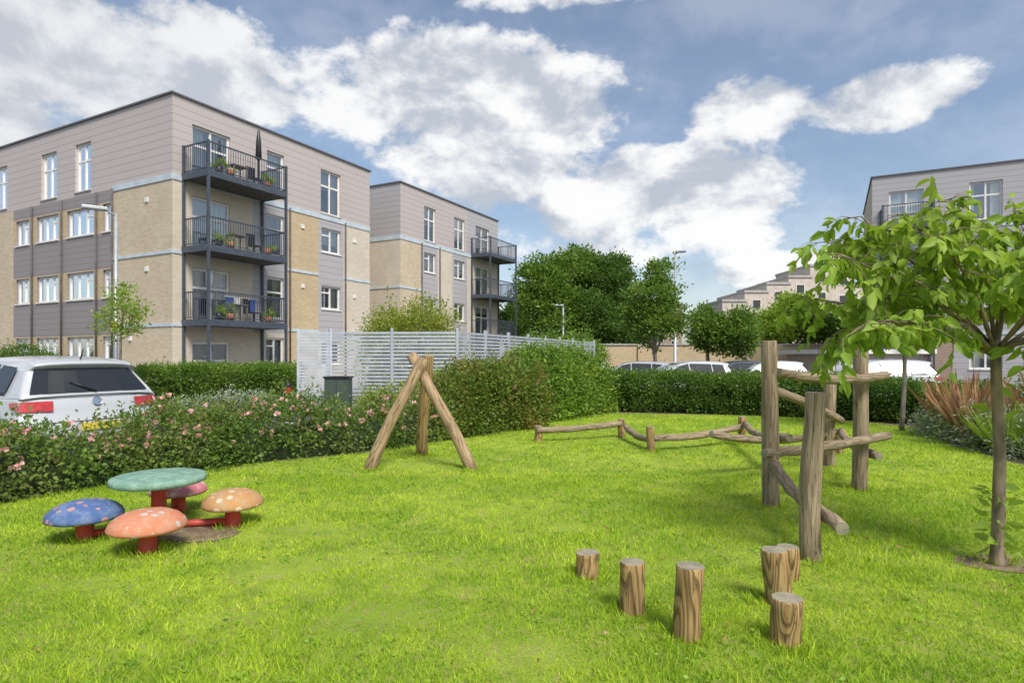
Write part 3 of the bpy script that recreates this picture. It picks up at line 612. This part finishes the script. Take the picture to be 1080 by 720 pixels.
# ------------------------------------------------------------ cars
def car(name,x,y,z,head,pm,sc=1.0,w=.88):
    e=empty(name,(x,y,z),head); e.scale=(sc,sc,sc)
    lo=[(.05,.24),(.0,.40),(-.005,.60),(.05,.68),(.075,.82),(.13,.99),(1.0,1.0),(2.3,.985),(3.02,.97),(3.5,.90),(3.95,.80),(4.13,.70),(4.22,.52),(4.24,.36),(4.18,.22),(2.1,.20)]
    up=[(.10,.975),(.16,1.06),(.36,1.33),(.27,1.395),(.30,1.43),(.6,1.475),(1.3,1.505),(1.9,1.485),(2.3,1.42),(2.65,1.26),(3.12,.965),(1.5,.96)]
    def wy(z_): return np.interp(z_,[.2,.45,.65,.85,1.0,1.25,1.42,1.51],[.80,.87,.885,.87,.835,.72,.61,.50])*w/.88
    def loft(prof,mb,m,bulge):
        sl=[-1,-.93,-.75,-.4,0,.4,.75,.93,1]; cx=2.1; rows=[]
        for s in sl:
            rows.append([(x_+(1 if x_<cx else -1)*bulge*abs(s)**3*(1 if (x_<.7 or x_>3.0) else 0),s*wy(z_),z_-.03*abs(s)**4*(1 if z_>.9 else 0)) for x_,z_ in prof])
        i0=len(mb.v); n=len(prof)
        for r in rows: mb.v+=r
        for a in range(len(sl)-1):
            for b in range(n): mb.f.append((i0+a*n+b,i0+a*n+(b+1)%n,i0+(a+1)*n+(b+1)%n,i0+(a+1)*n+b)); mb.m.append(mb.mi(m)); mb.sm.append(True)
        for a in (0,len(sl)-1): mb.f.append(tuple(i0+a*n+b for b in range(n))); mb.m.append(mb.mi(m)); mb.sm.append(False)
    mb=MB(); loft(lo,mb,pm,.14); mb.build('body',e,bevel=.03)
    mb=MB(); loft(up,mb,pm,.10); mb.build('cabin',e,bevel=.035)
    g=MB()
    for s in (-1,1):
        for pts in ([(.60,1.03),(1.08,1.02),(1.08,1.38),(.66,1.35)],[(1.13,1.02),(1.98,1.01),(1.98,1.405),(1.13,1.385)],[(2.04,1.01),(2.90,1.005),(2.44,1.31),(2.04,1.40)]):
            g.poly([(x_,s*(wy(z_)+.012),z_) for x_,z_ in pts],M_cglass)
        g.poly([(.6,s*(wy(1.03)+.014),.99),(2.95,s*(wy(1.02)+.014),.98),(2.95,s*(wy(1.02)+.014),1.0),(.6,s*(wy(1.02)+.014),1.01)],M_dark)
        g.poly([(1.1,s*(wy(.6)+.011),.28),(1.104,s*(wy(.6)+.011),.28),(1.104,s*(wy(.95)+.011),.95),(1.1,s*(wy(.95)+.011),.95)],M_dark)
    def rearx(z_): return np.interp(z_,[.975,1.06,1.33],[.10,.16,.36])
    def panel(z0,z1,fx,m,sa=-.9,sb=.9,off=.014,tp=1.0,bul=.10,n=8):
        q=np.linspace(sa,sb,n+1)
        for a,b in zip(q[:-1],q[1:]):
            P_=[]
            for s,z_ in ((a,z0),(b,z0),(b*tp,z1),(a*tp,z1)): P_.append((fx(z_)+bul*abs(s)**3-off,s*wy(z_),z_))
            g.poly(P_,m,True)
    panel(1.02,1.345,rearx,M_cglass,-.9,.9)
    def ws(z_): return np.interp(z_,[.965,1.26,1.42],[3.12,2.65,2.3])
    q=np.linspace(-.88,.88,9)
    for a,b in zip(q[:-1],q[1:]): g.poly([(ws(z_)-.10*abs(s)**3+.016,s*wy(z_),z_) for s,z_ in ((a,1.0),(b,1.0),(b,1.40),(a,1.40))],M_cglass,True)
    def lx(z_): return np.interp(z_,[.60,.68,.82,.99],[-.005,.05,.075,.13])
    for s in (-1,1):
        panel(.79,.92,lx,M_tail,s*.60,s*.98,.018,1.0,.14,5)
        P_=[(.155,s*(wy(.8)+.012),.79),(.38,s*(wy(.84)+.012),.86),(.40,s*(wy(.9)+.012),.905),(.185,s*(wy(.92)+.012),.92)]; g.poly(P_,M_tail)
        g.poly([(4.02,s*.45,.80),(4.05,s*.8,.76),(3.78,s*(wy(.8)+.01),.84),(4.0,s*.8,.66),(4.17,s*.5,.66)],M_head)
    panel(.64,.648,lx,M_dark,-.8,.8,.012,1,.14); panel(.955,.962,lx,M_dark,-.85,.85,.010,1,.14)
    panel(.30,.42,lambda z_:.03,M_dark,-.85,.85,.05,1,.14)
    panel(.52,.62,lambda z_:-.003,M_plate,-.28,.28,.02,1,.14,2)
    g.poly([(4.255,-.45,.40),(4.255,.45,.40),(4.245,.5,.56),(4.245,-.5,.56)],M_dark)
    g.build('glass_and_lamps',e)
    k=MB()
    k.lathe([(0,0),(.055,0),(.06,.0),(.06,.012)],(0,0,0),M_chrome,16); ob=k.build('badge',e); ob.rotation_euler=(0,math.radians(-72),0); ob.location=(.085,0,.89)
    wi=MB(); wi.tube([(.10,0,1.03),(.20,.28,1.16)],[.012,.008],M_dark,6); wi.tube([(.5,0,1.45),(.42,0,1.60)],[.012,.006],M_dark,6); wi.build('rear_wiper_and_aerial',e)
    mr=MB()
    for s in (-1,1): mr.box(2.62,2.78,s*.98-.09,s*.98+.09,.98,1.11,pm); mr.box(2.66,2.72,min(s*.82,s*.93),max(s*.82,s*.93),.98,1.02,M_dark)
    mr.build('mirrors',e,bevel=.03)
    wh=MB()
    for wx in (.78,3.38):
        for s in (-1,1):
            for r0,y0,y1,m in ((.37,.80,.892,M_dark),(.32,.70,.90,M_rub),(.205,.8,.905,M_chrome)):
                n=24; c0=[(wx+r0*math.cos(t),s*y0,.32+r0*math.sin(t)) for t in np.linspace(0,2*math.pi,n+1)[:-1]]; c1=[(p[0],s*y1,p[2]) for p in c0]
                if m!=M_dark:
                    for i in range(n): wh.poly([c0[i],c0[(i+1)%n],c1[(i+1)%n],c1[i]],m,True)
                wh.poly(c1,m)
            for i in range(5):
                t=i*2*math.pi/5; wh.poly([(wx+.05*math.cos(t+.3),s*.909,.32+.05*math.sin(t+.3)),(wx+.19*math.cos(t+.35),s*.909,.32+.19*math.sin(t+.35)),(wx+.19*math.cos(t+.9),s*.909,.32+.19*math.sin(t+.9)),(wx+.05*math.cos(t+.9),s*.909,.32+.05*math.sin(t+.9))],M_dark)
    wh.build('wheels',e); return e
AV=math.atan2(V[1],V[0])
rl=np.array([-6.30,7.83])+U*.93
car('parked_car',rl[0],rl[1],.02,AV,M_pwhite,1.05)
def pcar(px,Y,head,pm): x=(px-540)/F*Y; car('parked_car',x,Y,gz(x,Y),head,pm)
pcar(770,24,ANG+2.2,M_pwhite); pcar(712,28,ANG+1.9,M_psil); pcar(812,31,ANG+2.2,M_pdark); pcar(985,21,ANG+1.9,M_pwhite); pcar(648,29,ANG+1.8,M_psil); pcar(850,30,ANG+2.0,M_pwhite)
# ------------------------------------------------------------ background walls/buildings
mb=MB(); mb.box(4,34,43,43.35,-.5,2.35,M_bricky); mb.box(3.9,34.1,42.92,43.43,2.351,2.45,M_conc)
for i in range(7): mb.box(4+i*4.9,4.45+i*4.9,42.85,42.999,-.5,2.34,M_bricky)
mb.build('boundary_wall')
mb=MB(); mb.box(17.2,23,33,38,-.5,1.7,M_render); mb.box(16.8,23.4,32.6,38.4,1.701,1.95,M_white)
for i in range(3): mb.box(17.6+i*1.8,19+i*1.8,32.94,32.998,-.4,1.35,M_galv)
mb.build('garage_block')
def flats(name,x0,x1,y,z,steps,m,seed):
    mb=MB(); n=len(steps); w=(x1-x0)/n
    for i,h in enumerate(steps):
        a,b=x0+i*w,x0+(i+1)*w; yy=y+i*.6; mb.box(a,b-.01,yy,yy+12,-1,h,m); mb.box(a-.1,b+.1,yy-.15,yy+12.1,h+.001,h+.35,M_conc)
        zz=h-2.4
        while zz>1:
            k=max(1,int(w//2.0))
            for j in range(k):
                xx=a+(j+.5)*w/k; mb.box(xx-.65,xx+.65,yy-.06,yy-.002,zz,zz+1.4,M_white); mb.box(xx-.55,xx+.55,yy-.09,yy-.062,zz+.1,zz+1.3,M_cglass)
            zz-=2.9
    return mb.build(name)
flats('distant_flats',31.2,52.5,90,0,[9.6,11,12.3,13.4,15.2,14.8],M_render,1)
flats('distant_flats',26,31.5,112,0,[9.5,11.2],M_brickr,3)
flats('distant_flats',53,66,96,0,[12.5,13.5,12.2],M_brickp,4)
# ------------------------------------------------------------ vegetation
def off(p,d): return (p[0]+V[0]*d,p[1]+V[1]*d)
rp=[off((-8.6,.6),.6),off((-5.47,6.48),.5),off((-3.97,8.75),.55),off((-2.44,9.95),.5),(-1.9,11.3),(-1.3,12.3)]
hs=[.68,.64,.64,.66,.66,.75]
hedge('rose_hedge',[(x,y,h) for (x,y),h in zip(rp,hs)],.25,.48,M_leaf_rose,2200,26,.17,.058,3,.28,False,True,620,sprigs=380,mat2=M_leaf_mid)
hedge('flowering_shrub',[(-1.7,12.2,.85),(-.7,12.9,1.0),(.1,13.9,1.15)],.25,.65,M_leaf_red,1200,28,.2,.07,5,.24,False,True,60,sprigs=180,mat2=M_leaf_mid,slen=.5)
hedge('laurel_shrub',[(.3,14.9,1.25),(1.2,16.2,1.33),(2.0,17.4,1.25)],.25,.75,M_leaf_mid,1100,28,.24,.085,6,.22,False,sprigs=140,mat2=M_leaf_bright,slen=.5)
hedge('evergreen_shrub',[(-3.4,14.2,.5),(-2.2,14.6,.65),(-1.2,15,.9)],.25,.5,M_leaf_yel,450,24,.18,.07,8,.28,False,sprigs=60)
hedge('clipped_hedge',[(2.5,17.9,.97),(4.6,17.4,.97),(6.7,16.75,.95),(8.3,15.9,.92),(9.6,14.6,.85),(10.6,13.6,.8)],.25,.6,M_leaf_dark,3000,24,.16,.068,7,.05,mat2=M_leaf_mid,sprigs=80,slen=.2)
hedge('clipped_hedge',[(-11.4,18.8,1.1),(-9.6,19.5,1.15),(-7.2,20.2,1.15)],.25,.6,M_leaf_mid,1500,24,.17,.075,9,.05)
hedge('low_border_plants',[(-8.2,15.2,.4),(-6.2,15.9,.45)],.25,.4,M_leaf_silver,180,26,.18,.06,10,.25,False)
hedge('lavender_border',[(9.2,12.4,.40),(8.6,11.2,.42),(8.3,9.6,.5),(8.35,8.2,.52),(8.7,6.8,.5),(9.1,5,.5)],.25,.55,M_leaf_silver,1500,24,.22,.075,11,.36,False,aspect=.2,sprigs=350,mat2=M_leaf_mid,slen=.45)
hedge('mixed_shrub',[(11.0,12.6,.8),(10.8,10.8,.85),(10.6,9.0,.95),(10.8,7,1.0)],.25,.6,M_leaf_mid,1000,26,.22,.085,12,.3,False,sprigs=160,mat2=M_leaf_red,slen=.5)
def spikes(name,c,n,h,mat,seed,spread=.5,asp=.05):
    rg=np.random.default_rng(seed); a=rg.uniform(0,6.28,n); t=rg.uniform(.05,spread,n); P_=np.stack([c[0]+np.cos(a)*.12,c[1]+np.sin(a)*.12,np.full(n,.02)],1)
    D=np.stack([np.cos(a)*t,np.sin(a)*t,np.ones(n)],1); return leaves(name,P_,D,h*rg.uniform(.6,1.1,n),[mat],None,asp,.01,None,rg)
spikes('flax_plant',(8.15,10.6),120,1.25,M_flax,1,.75,.075); spikes('flax_plant',(8.6,11.6),120,1.35,M_flax,2,.8,.07); spikes('flax_plant',(9.3,10.2),110,1.5,M_flax,6,.8,.065); spikes('ornamental_grass',(9.2,12.6),220,1.1,M_leaf_yel,3,.6,.03); spikes('ornamental_grass',(8.3,8.9),260,1.1,M_leaf_yel,4,.7,.03); spikes('ornamental_grass',(7.9,9.7),240,.85,M_leaf_bright,5,.9,.03)
def bl(px,py,Y,rx,rz,ry=None): return ((px-540)/F*Y,Y,H+(HY-py)/F*Y,rx,ry or rx,rz)
tree('broadleaf_tree',(3.4,48,-.3),3.5,.3,[bl(575,300,48,2.2,2.0),bl(600,290,49,2.2,1.7),bl(590,330,47,2.6,2.2),bl(560,325,48,1.7,1.8),bl(612,278,49,1.0,.8),bl(563,284,48,.9,.8)],420,75,.7,.26,M_leaf_mid,seed=21)
tree('broadleaf_tree',(7.2,49,-.3),3.5,.3,[bl(635,300,49,2.2,1.9),bl(652,322,48,1.7,2.2),bl(620,335,47,2.2,2.0),bl(640,345,47,2.2,1.5),bl(650,284,49,.9,.8)],400,75,.7,.26,M_leaf_dark,seed=22)
tree('broadleaf_tree',(9.5,52,-.3),2,.2,[bl(665,345,50,2,1.6),bl(545,345,46,1.3,1.4)],180,70,.7,.26,M_leaf_dark,seed=23)
tree('pear_tree',(7.5,32,-.15),1.9,.11,[bl(690,315,32,1.2,1.05),bl(688,340,32,1.35,1.0),bl(697,290,32,.6,.8),bl(676,330,32,.8,.8),bl(706,335,32,.8,.8)],260,52,.42,.17,M_leaf_mid,seed=24)
tree('hornbeam_tree',(12.0,37,-.15),1.8,.1,[bl(748,352,37,1.1,1.0),bl(742,338,37,.7,.7)],130,52,.4,.18,M_leaf_mid,seed=25)
tree('hornbeam_tree',(13.9,35,-.15),1.8,.1,[bl(778,355,36,1.2,1.1),bl(778,338,36,.8,.6)],140,52,.4,.18,M_leaf_mid,seed=26)
tree('broadleaf_tree',(21.5,47,-.3),2.5,.2,[bl(830,338,47,1.7,1.5),bl(815,350,46,1.4,1.2),bl(852,345,47,1.3,1.3),bl(838,322,47,1.0,.8)],250,65,.6,.24,M_leaf_bright,seed=27)
tree('broadleaf_tree',(27,46,-.3),2.5,.2,[bl(885,348,46,1.7,1.3),bl(908,352,45,1.6,1.4)],170,65,.6,.24,M_leaf_mid,seed=28)
tree('young_tree',(-11.0,17,0),2.2,.035,[bl(130,330,17,.5,.55),bl(118,345,17,.42,.35),bl(143,338,17,.42,.45),bl(131,312,17,.3,.3)],70,26,.22,.085,M_leaf_bright,seed=29)
hedge('yellow_shrub',[(-4.9,20.8,2.1),(-3.4,21.0,2.75),(-2.0,21.5,2.5)],.25,.8,M_leaf_yel,750,20,.34,.1,13,.2,False,sprigs=150,slen=.7)
hedge('garden_shrub',[(-21.5,25.5,1.6),(-19.5,24.5,1.75),(-18,23.6,1.5)],.25,.6,M_leaf_dark,350,22,.25,.09,14,.15,False)
hedge('ivy_shrub',[(1.0,36,2.4),(3.5,39,2.6),(5.5,42,2.4)],.25,1,M_leaf_mid,500,26,.35,.15,15,.12,False)
tree('young_tree',(8.15,12.7,.02),2.0,.045,[bl(925,338,12.7,.7,.35),bl(965,333,12.7,.85,.42),bl(1000,325,12.7,.8,.5),bl(950,312,12.7,.6,.4)],130,40,.25,.085,M_leaf_mid,seed=30)
def cherry():
    e=empty('cherry_tree'); rg=np.random.default_rng(5); mb=MB(); bx,by=gp(1058,602); by+=.05; b=Vector((bx,by,.02)); top=Vector((bx-.02,by,1.72))
    mb.tube([b,b+Vector((0,0,.12)),b+Vector((.015,0,.8)),top],[.065,.046,.039,.034],M_bark,12,rough=.08,sub=3)
    LPn=[];LD=[]
    limbs=[((-.55,-.1,.32),(-1.2,-.1,.62)),((-.45,-.3,.10),(-1.15,-.35,.12)),((-.35,.3,.45),(-.9,.5,.85)),((-.15,-.1,.55),(-.45,-.15,1.0)),((.2,.1,.5),(.35,.2,1.0)),((.5,-.1,.3),(1.2,-.1,.7)),((.4,.4,.25),(1.0,.9,.5)),((.4,-.4,.15),(.9,-.8,.25)),((-.2,.5,.2),(-.5,1.1,.4)),((0,-.45,.35),(-.2,-.8,.6)),((-.25,.1,.3),(-.75,.05,.35)),((.05,.0,.2),(.2,-.1,.5)),((-.5,.1,.55),(-.95,.1,.95)),((-.3,-.2,.35),(-.7,-.4,.7)),((.1,-.3,.25),(.3,-.55,.55)),((.3,.3,.5),(.6,.4,.9)),((-.5,.1,.12),(-1.05,.2,.08)),((.25,-.15,.05),(.6,-.3,-.05)),((-.3,-.1,.5),(-.8,-.2,.9)),((.15,-.3,.0),(.35,-.6,-.12)),((-.4,.3,.2),(-1.1,.5,.35))]
    for i,(m1,m2) in enumerate(limbs):
        st=top+Vector((0,0,-.12+.02*(i%4))); p1=top+Vector(m1); p2=top+Vector(m2); p3=p2+(p2-p1)*.3+Vector((0,0,-.14))
        mb.tube([st,p1,p2,p3],[.017,.011,.006,.003],M_bark,7,sub=3,seed=i)
        for t in range(20):
            f=rg.uniform(.05,1); base=p1.lerp(p2,f) if rg.random()<.75 else p2.lerp(p3,rg.random())
            d=Vector(rg.normal(size=3)); d.z=d.z*.4-.1; d.normalize(); ln=rg.uniform(.14,.36); q=base+d*ln; q.z-=.06
            mb.tube([base,base.lerp(q,.5)+Vector((0,0,.03)),q],[.004,.003,.0015],M_bark,4)
            nl=rg.integers(6,10)
            for s in np.linspace(.2,1,nl):
                LPn.append(base.lerp(q,s)); LD.append(d*.3+Vector((rg.normal()*.55,rg.normal()*.55,-.65+rg.normal()*.3)))
    for t in range(46):
        z=rg.uniform(.1,.6) if t<36 else rg.uniform(1.0,1.5); a=rg.uniform(0,6.28); LPn.append(b+Vector((math.cos(a)*.05,math.sin(a)*.05,z))); LD.append(Vector((math.cos(a),math.sin(a),rg.normal()*.4)))
    mb.build('trunk',e); P_=np.array([tuple(p) for p in LPn]); D=np.array([tuple(p) for p in LD])
    leaves('crown',P_,D,rg.uniform(.08,.15,len(P_)),[M_leaf_bright],None,.48,.09,e,rg,detailed=True)
    return e
cherry()
# ------------------------------------------------------------ play equipment
def rlog(mb,a,b,r,mat,seed,seg=14,r2=None):
    a=Vector(a);b=Vector(b);d=(b-a).normalized(); n=6; rg=np.random.default_rng(seed); pts=[];rad=[]
    L_=(b-a).length; w1=Vector(rg.normal(size=3))*.012*L_
    for i in range(n+1):
        t=i/n; pts.append(a.lerp(b,t)+w1*math.sin(t*3.14*1.5)); rad.append((r+(r2-r if r2 else 0)*t)*(1+rg.normal()*.02))
    pts=[pts[0],pts[0]+d*.008]+pts[1:-1]+[pts[-1]-d*.008,pts[-1]]; rad=[rad[0]*.93,rad[0]]+rad[1:-1]+[rad[-1],rad[-1]*.93]
    mb.tube(pts,rad,mat,seg,M_end,rough=.02,seed=seed)
def loglocal(name,a,b,r,mat,seed,parent,r2=None,spin=0):
    a=Vector(a);b=Vector(b); l=(b-a).length; mb=MB(); rlog(mb,(0,0,0),(0,0,l),r,mat,seed,20,r2); o=mb.build(name,parent)
    o.location=a; o.rotation_mode='QUATERNION'; o.rotation_quaternion=(b-a).to_track_quat('Z','Y')@Quaternion((0,0,1),spin); return o
for i,(px,pb,pt,w) in enumerate(((621,613,582,.080),(668,652,590,.076),(728,680,596,.076),(822,642,581,.080),(833,615,576,.078),(832,686,630,.082))):
    x,y=gp(px,pb); y+=.03; h=H-(pt-HY)*y/F; o=loglocal('stepping_post',(x,y,-.05),(x+R.normal()*.006,y,h),w,M_log,i+3,None,spin=R.uniform(-.5,.5))
e=empty('wooden_a_frame')
loglocal('leg_left',(-2.0,8.4,-.05),(-1.27,8.62,1.60),.085,M_pole2,20,e,.078); loglocal('leg_right',(-.53,8.42,-.05),(-1.42,8.80,1.60),.085,M_pole2,21,e,.078)
loglocal('leg_rear',(-1.42,9.6,-.05),(-1.28,9.15,1.58),.09,M_log,22,e,.08)
mb=MB(); mb.tube([(-1.46,8.52,1.45),(-1.26,9.02,1.45)],[.012,.012],M_galv,8); mb.build('bolt',e)
e=empty('climbing_frame')
A=(2.71,6.35); B=(2.31,4.68); C=(4.06,7.1); Dp=(4.55,8.7)
loglocal('post_1',(*A,-.05),(A[0]-.02,A[1],1.77),.088,M_pole,31,e,.078); loglocal('post_2',(*B,-.05),(B[0]+.01,B[1],1.32),.08,M_pole,32,e,.074)
loglocal('post_3',(*C,-.05),(C[0]+.03,C[1],1.72),.086,M_pole,33,e,.078); loglocal('post_4',(*Dp,-.05),(Dp[0],Dp[1],1.30),.083,M_pole,34,e)
def rail(name,a,m,b,r,seed):
    mb=MB(); a,m,b=Vector(a),Vector(m),Vector(b); pts=[];rad=[]; rg=np.random.default_rng(seed)
    for i in range(13):
        t=i/12; pts.append(a*(1-t)**2+m*2*t*(1-t)+b*t*t+Vector(rg.normal(size=3))*.006); rad.append(r*(1+rg.normal()*.035))
    rad[0]*=.85; rad[-1]*=.85; q=(b-a).to_track_quat('Z','Y'); qi=q.inverted(); pts=[qi@(p-a) for p in pts]
    mb.tube(pts,rad,M_pole,14,M_end,rough=.035,seed=seed); o=mb.build(name,e_); o.location=a; o.rotation_mode='QUATERNION'; o.rotation_quaternion=q
e_=e
rail('rail_top',(2.76,6.27,1.43),(3.5,6.6,1.28),(4.32,7.0,1.38),.052,41)
rail('rail_diagonal',(2.72,6.46,1.24),(3.6,7.4,1.05),(4.75,8.75,.66),.056,42)
rail('rail_middle',(2.6,6.25,.60),(3.4,6.7,.56),(4.35,7.02,.68),.055,43)
rail('rail_low',(2.76,6.42,.50),(2.5,5.6,.36),(2.42,4.45,.34),.055,44)
rail('rail_back',(4.75,8.75,.52),(4.4,8.0,.4),(4.2,6.95,.46),.052,45)
rail('rail_side',(2.5,7.6,.62),(3.6,8.3,.35),(4.7,8.8,.5),.048,46)
e=empty('balance_beam'); e_=e
for i,(px,pb,pt) in enumerate(((568,468,450),(656,463,443),(687,478,451),(784,470,440),(887,480,458))):
    x,y=gp(px,pb); h=H-(pt-HY)*y/F; loglocal('post_%d'%(i+1),(x,y+.05,-.05),(x,y+.05,h+.02),.07,M_log,50+i,e)
def q(px,py,Y): return ((px-540)/F*Y,Y,H-(py-HY)/F*Y)
rail('beam_1',q(566,454,11.0),q(612,453,11.3),q(655,446,11.65),.058,61); rail('beam_2',q(660,449,11.5),q(668,462,10.8),q(690,464,9.95),.058,62)
rail('beam_3',q(688,462,9.95),q(740,462,10.3),q(784,449,10.8),.058,63); rail('beam_4',q(786,446,10.7),q(798,466,9.2),q(832,461,8.0),.056,64)
T=(-3.2,5.5)
ST=[(-3.66,5.2),(-2.93,4.88),(-2.59,5.63),(-3.38,6.15)]
e=empty('mushroom_table',(T[0],T[1],0)); mb=MB()
mb.lathe([(.05,.45),(.36,.45),(.385,.46),(.39,.485),(.385,.51),(.36,.52),(.0,.525)],(0,0,0),M_mgreen,48); mb.build('table_top',e)
mb=MB(); mb.lathe([(.09,.02),(.085,.04),(.065,.08),(.062,.4),(.09,.449)],(0,0,0),M_red,24); mb.build('stem',e)
mb=MB()
for (x,y) in ST:
    d=Vector((x-T[0],y-T[1],0)); mb.tube([(0,0,.07),(d.x*.9,d.y*.9,.07)],[.032,.032],M_red,10)
mb.build('ground_arms',e)
for (x,y),m,r in zip(ST,(M_mblue,M_mred,M_morange,M_mpink),(.29,.285,.265,.265)):
    e=empty('mushroom_stool',(x,y,0),R.uniform(0,6)); mb=MB()
    mb.lathe([(.055,.205),(r*.9,.205),(r,.22),(r*1.005,.24),(r*.95,.275),(r*.8,.315),(r*.58,.345),(r*.3,.362),(0,.367)],(0,0,0),m,40); mb.build('cap',e)
    mb=MB(); mb.lathe([(.085,0),(.08,.03),(.068,.08),(.066,.17),(.09,.204)],(0,0,0),M_red,24); mb.build('stem',e)
n=120; X=R.uniform(-4,6,n);Y=R.uniform(2.2,10,n); leaves('fallen_leaves',np.stack([X,Y,np.full(n,.065)],1),np.stack([R.normal(size=n),R.normal(size=n),R.normal(size=n)*.15],1),R.uniform(.02,.045,n),[M_flax],None,.6,.05)
# ------------------------------------------------------------ sky + sun
SEL,SAZ=math.radians(50),math.radians(152)   # azimuth clockwise from +Y
W=bpy.data.worlds.new('World'); S.world=W; W.use_nodes=True; nt=W.node_tree
bg=nt.nodes['Background']; out=nt.nodes['World Output']
sky=N(nt,'ShaderNodeTexSky'); sky.sky_type='NISHITA'; sky.sun_disc=False; sky.sun_elevation=SEL; sky.sun_rotation=SAZ; sky.air_density=1.0; sky.dust_density=1.5; sky.ozone_density=.8
L(nt,sky.outputs[0],bg.inputs[0]); bg.inputs[1].default_value=.15
tc=N(nt,'ShaderNodeTexCoord'); sp=N(nt,'ShaderNodeSeparateXYZ'); L(nt,tc.outputs['Generated'],sp.inputs[0])
az=math_(nt,'ARCTAN2',sp.outputs[0],sp.outputs[1]); el=math_(nt,'ARCSINE',sp.outputs[2])
CL=[(50,55,190,70,1),(230,85,110,38,.85),(10,130,110,50,.8),(200,20,90,22,.5),(480,100,150,50,1.08),(575,115,72,48,1.0),(385,115,75,32,.8),(530,175,95,40,.9),(615,215,55,34,.85),(450,150,70,40,.7),(745,205,88,46,1.05),(680,185,70,28,.8),(790,240,45,22,.6),(800,115,70,30,.92),(900,108,90,26,.85),(955,95,50,18,.65),(845,280,85,16,.9),(590,0,90,12,.6),(600,255,200,26,.45),
 (-300,60,300,150,.8),(1500,150,300,100,.8)]
cur=None
for px,py,rx,ry,wt in CL:
    dx=px-540; a0=math.atan2(dx,F); dd=math.hypot(F,dx); e0=math.atan2(HY-py,dd); ra=rx*F/(F*F+dx*dx); re=ry/dd*math.cos(e0)**2
    p=math_(nt,'POWER',math_(nt,'ABSOLUTE',math_(nt,'MULTIPLY',math_(nt,'SUBTRACT',az,a0),1/ra)),2.0); q_=math_(nt,'POWER',math_(nt,'ABSOLUTE',math_(nt,'MULTIPLY',math_(nt,'SUBTRACT',el,e0),1/re)),2.0)
    t=math_(nt,'MULTIPLY',math_(nt,'SUBTRACT',1.0,math_(nt,'MULTIPLY',math_(nt,'ADD',p,q_),.45)),wt)
    cur=t if cur is None else math_(nt,'SMOOTH_MAX',cur,t,.1)
cur=math_(nt,'MAXIMUM',cur,-.6)
hi=ramp(nt,el,.75,1.1); bk=ramp(nt,sp.outputs[1],.1,-.3); gen=math_(nt,'MAXIMUM',hi,bk); cur=math_(nt,'ADD',math_(nt,'MULTIPLY',cur,math_(nt,'SUBTRACT',1.0,gen)),math_(nt,'MULTIPLY',gen,.2))
def cn(offs,scale,det=9,ro=.60):
    mp=N(nt,'ShaderNodeMapping'); mp.inputs['Scale'].default_value=(1,1,1.5); mp.inputs['Location'].default_value=offs; L(nt,tc.outputs['Generated'],mp.inputs[0]); return noise(nt,mp.outputs[0],scale,det,ro,.2)
n1=cn((0,0,0),6.5); n1b=cn((.015,0,.07),6.5,6); n2=cn((3,1,2),3,3); n3=cn((1,4,2),17,6)
D=math_(nt,'ADD',math_(nt,'MULTIPLY',cur,1.15),math_(nt,'MULTIPLY',math_(nt,'SUBTRACT',n1,.5),2.9)); D=math_(nt,'ADD',D,math_(nt,'MULTIPLY_ADD',n3,.9,-.45-.24))
fac=math_(nt,'MULTIPLY',ramp(nt,D,-.10,.42),.98); fac=math_(nt,'MAXIMUM',fac,math_(nt,'MULTIPLY_ADD',ramp(nt,n2,.35,.7),.14,.12))
sh=math_(nt,'ADD',math_(nt,'MULTIPLY',math_(nt,'SUBTRACT',n1,n1b),2.5),math_(nt,'MULTIPLY',n2,.95)); sh=math_(nt,'ADD',sh,math_(nt,'MULTIPLY_ADD',n3,.45,-.22)); sh=ramp(nt,sh,.08,.78)
cc=mixc(nt,sh,(.52,.57,.65),(1.0,1.0,1.0)); lowf=ramp(nt,az,-.15,-.7); cc=mixc(nt,math_(nt,'MULTIPLY',lowf,.4),cc,(.60,.63,.68))
bg2=N(nt,'ShaderNodeBackground'); L(nt,cc,bg2.inputs[0]); bg2.inputs[1].default_value=1.0
mx=N(nt,'ShaderNodeMixShader'); L(nt,fac,mx.inputs[0]); L(nt,bg.outputs[0],mx.inputs[1]); L(nt,bg2.outputs[0],mx.inputs[2]); L(nt,mx.outputs[0],out.inputs[0])
sd=bpy.data.lights.new('sun','SUN'); sd.energy=3.9; sd.angle=math.radians(20); sd.color=(1,.96,.90); so=bpy.data.objects.new('sun',sd); S.collection.objects.link(so)
d=Vector((math.sin(SAZ)*math.cos(SEL),math.cos(SAZ)*math.cos(SEL),math.sin(SEL))); so.rotation_mode='QUATERNION'; so.rotation_quaternion=d.to_track_quat('Z','Y')
cam=bpy.data.cameras.new('camera'); co=bpy.data.objects.new('camera',cam); S.collection.objects.link(co); co.location=(0,0,H); co.rotation_euler=(math.pi/2,0,0)
cam.sensor_width=36; cam.lens=F/1080*36; cam.shift_y=15/1080; cam.clip_end=2000; cam.clip_start=.05; S.camera=co
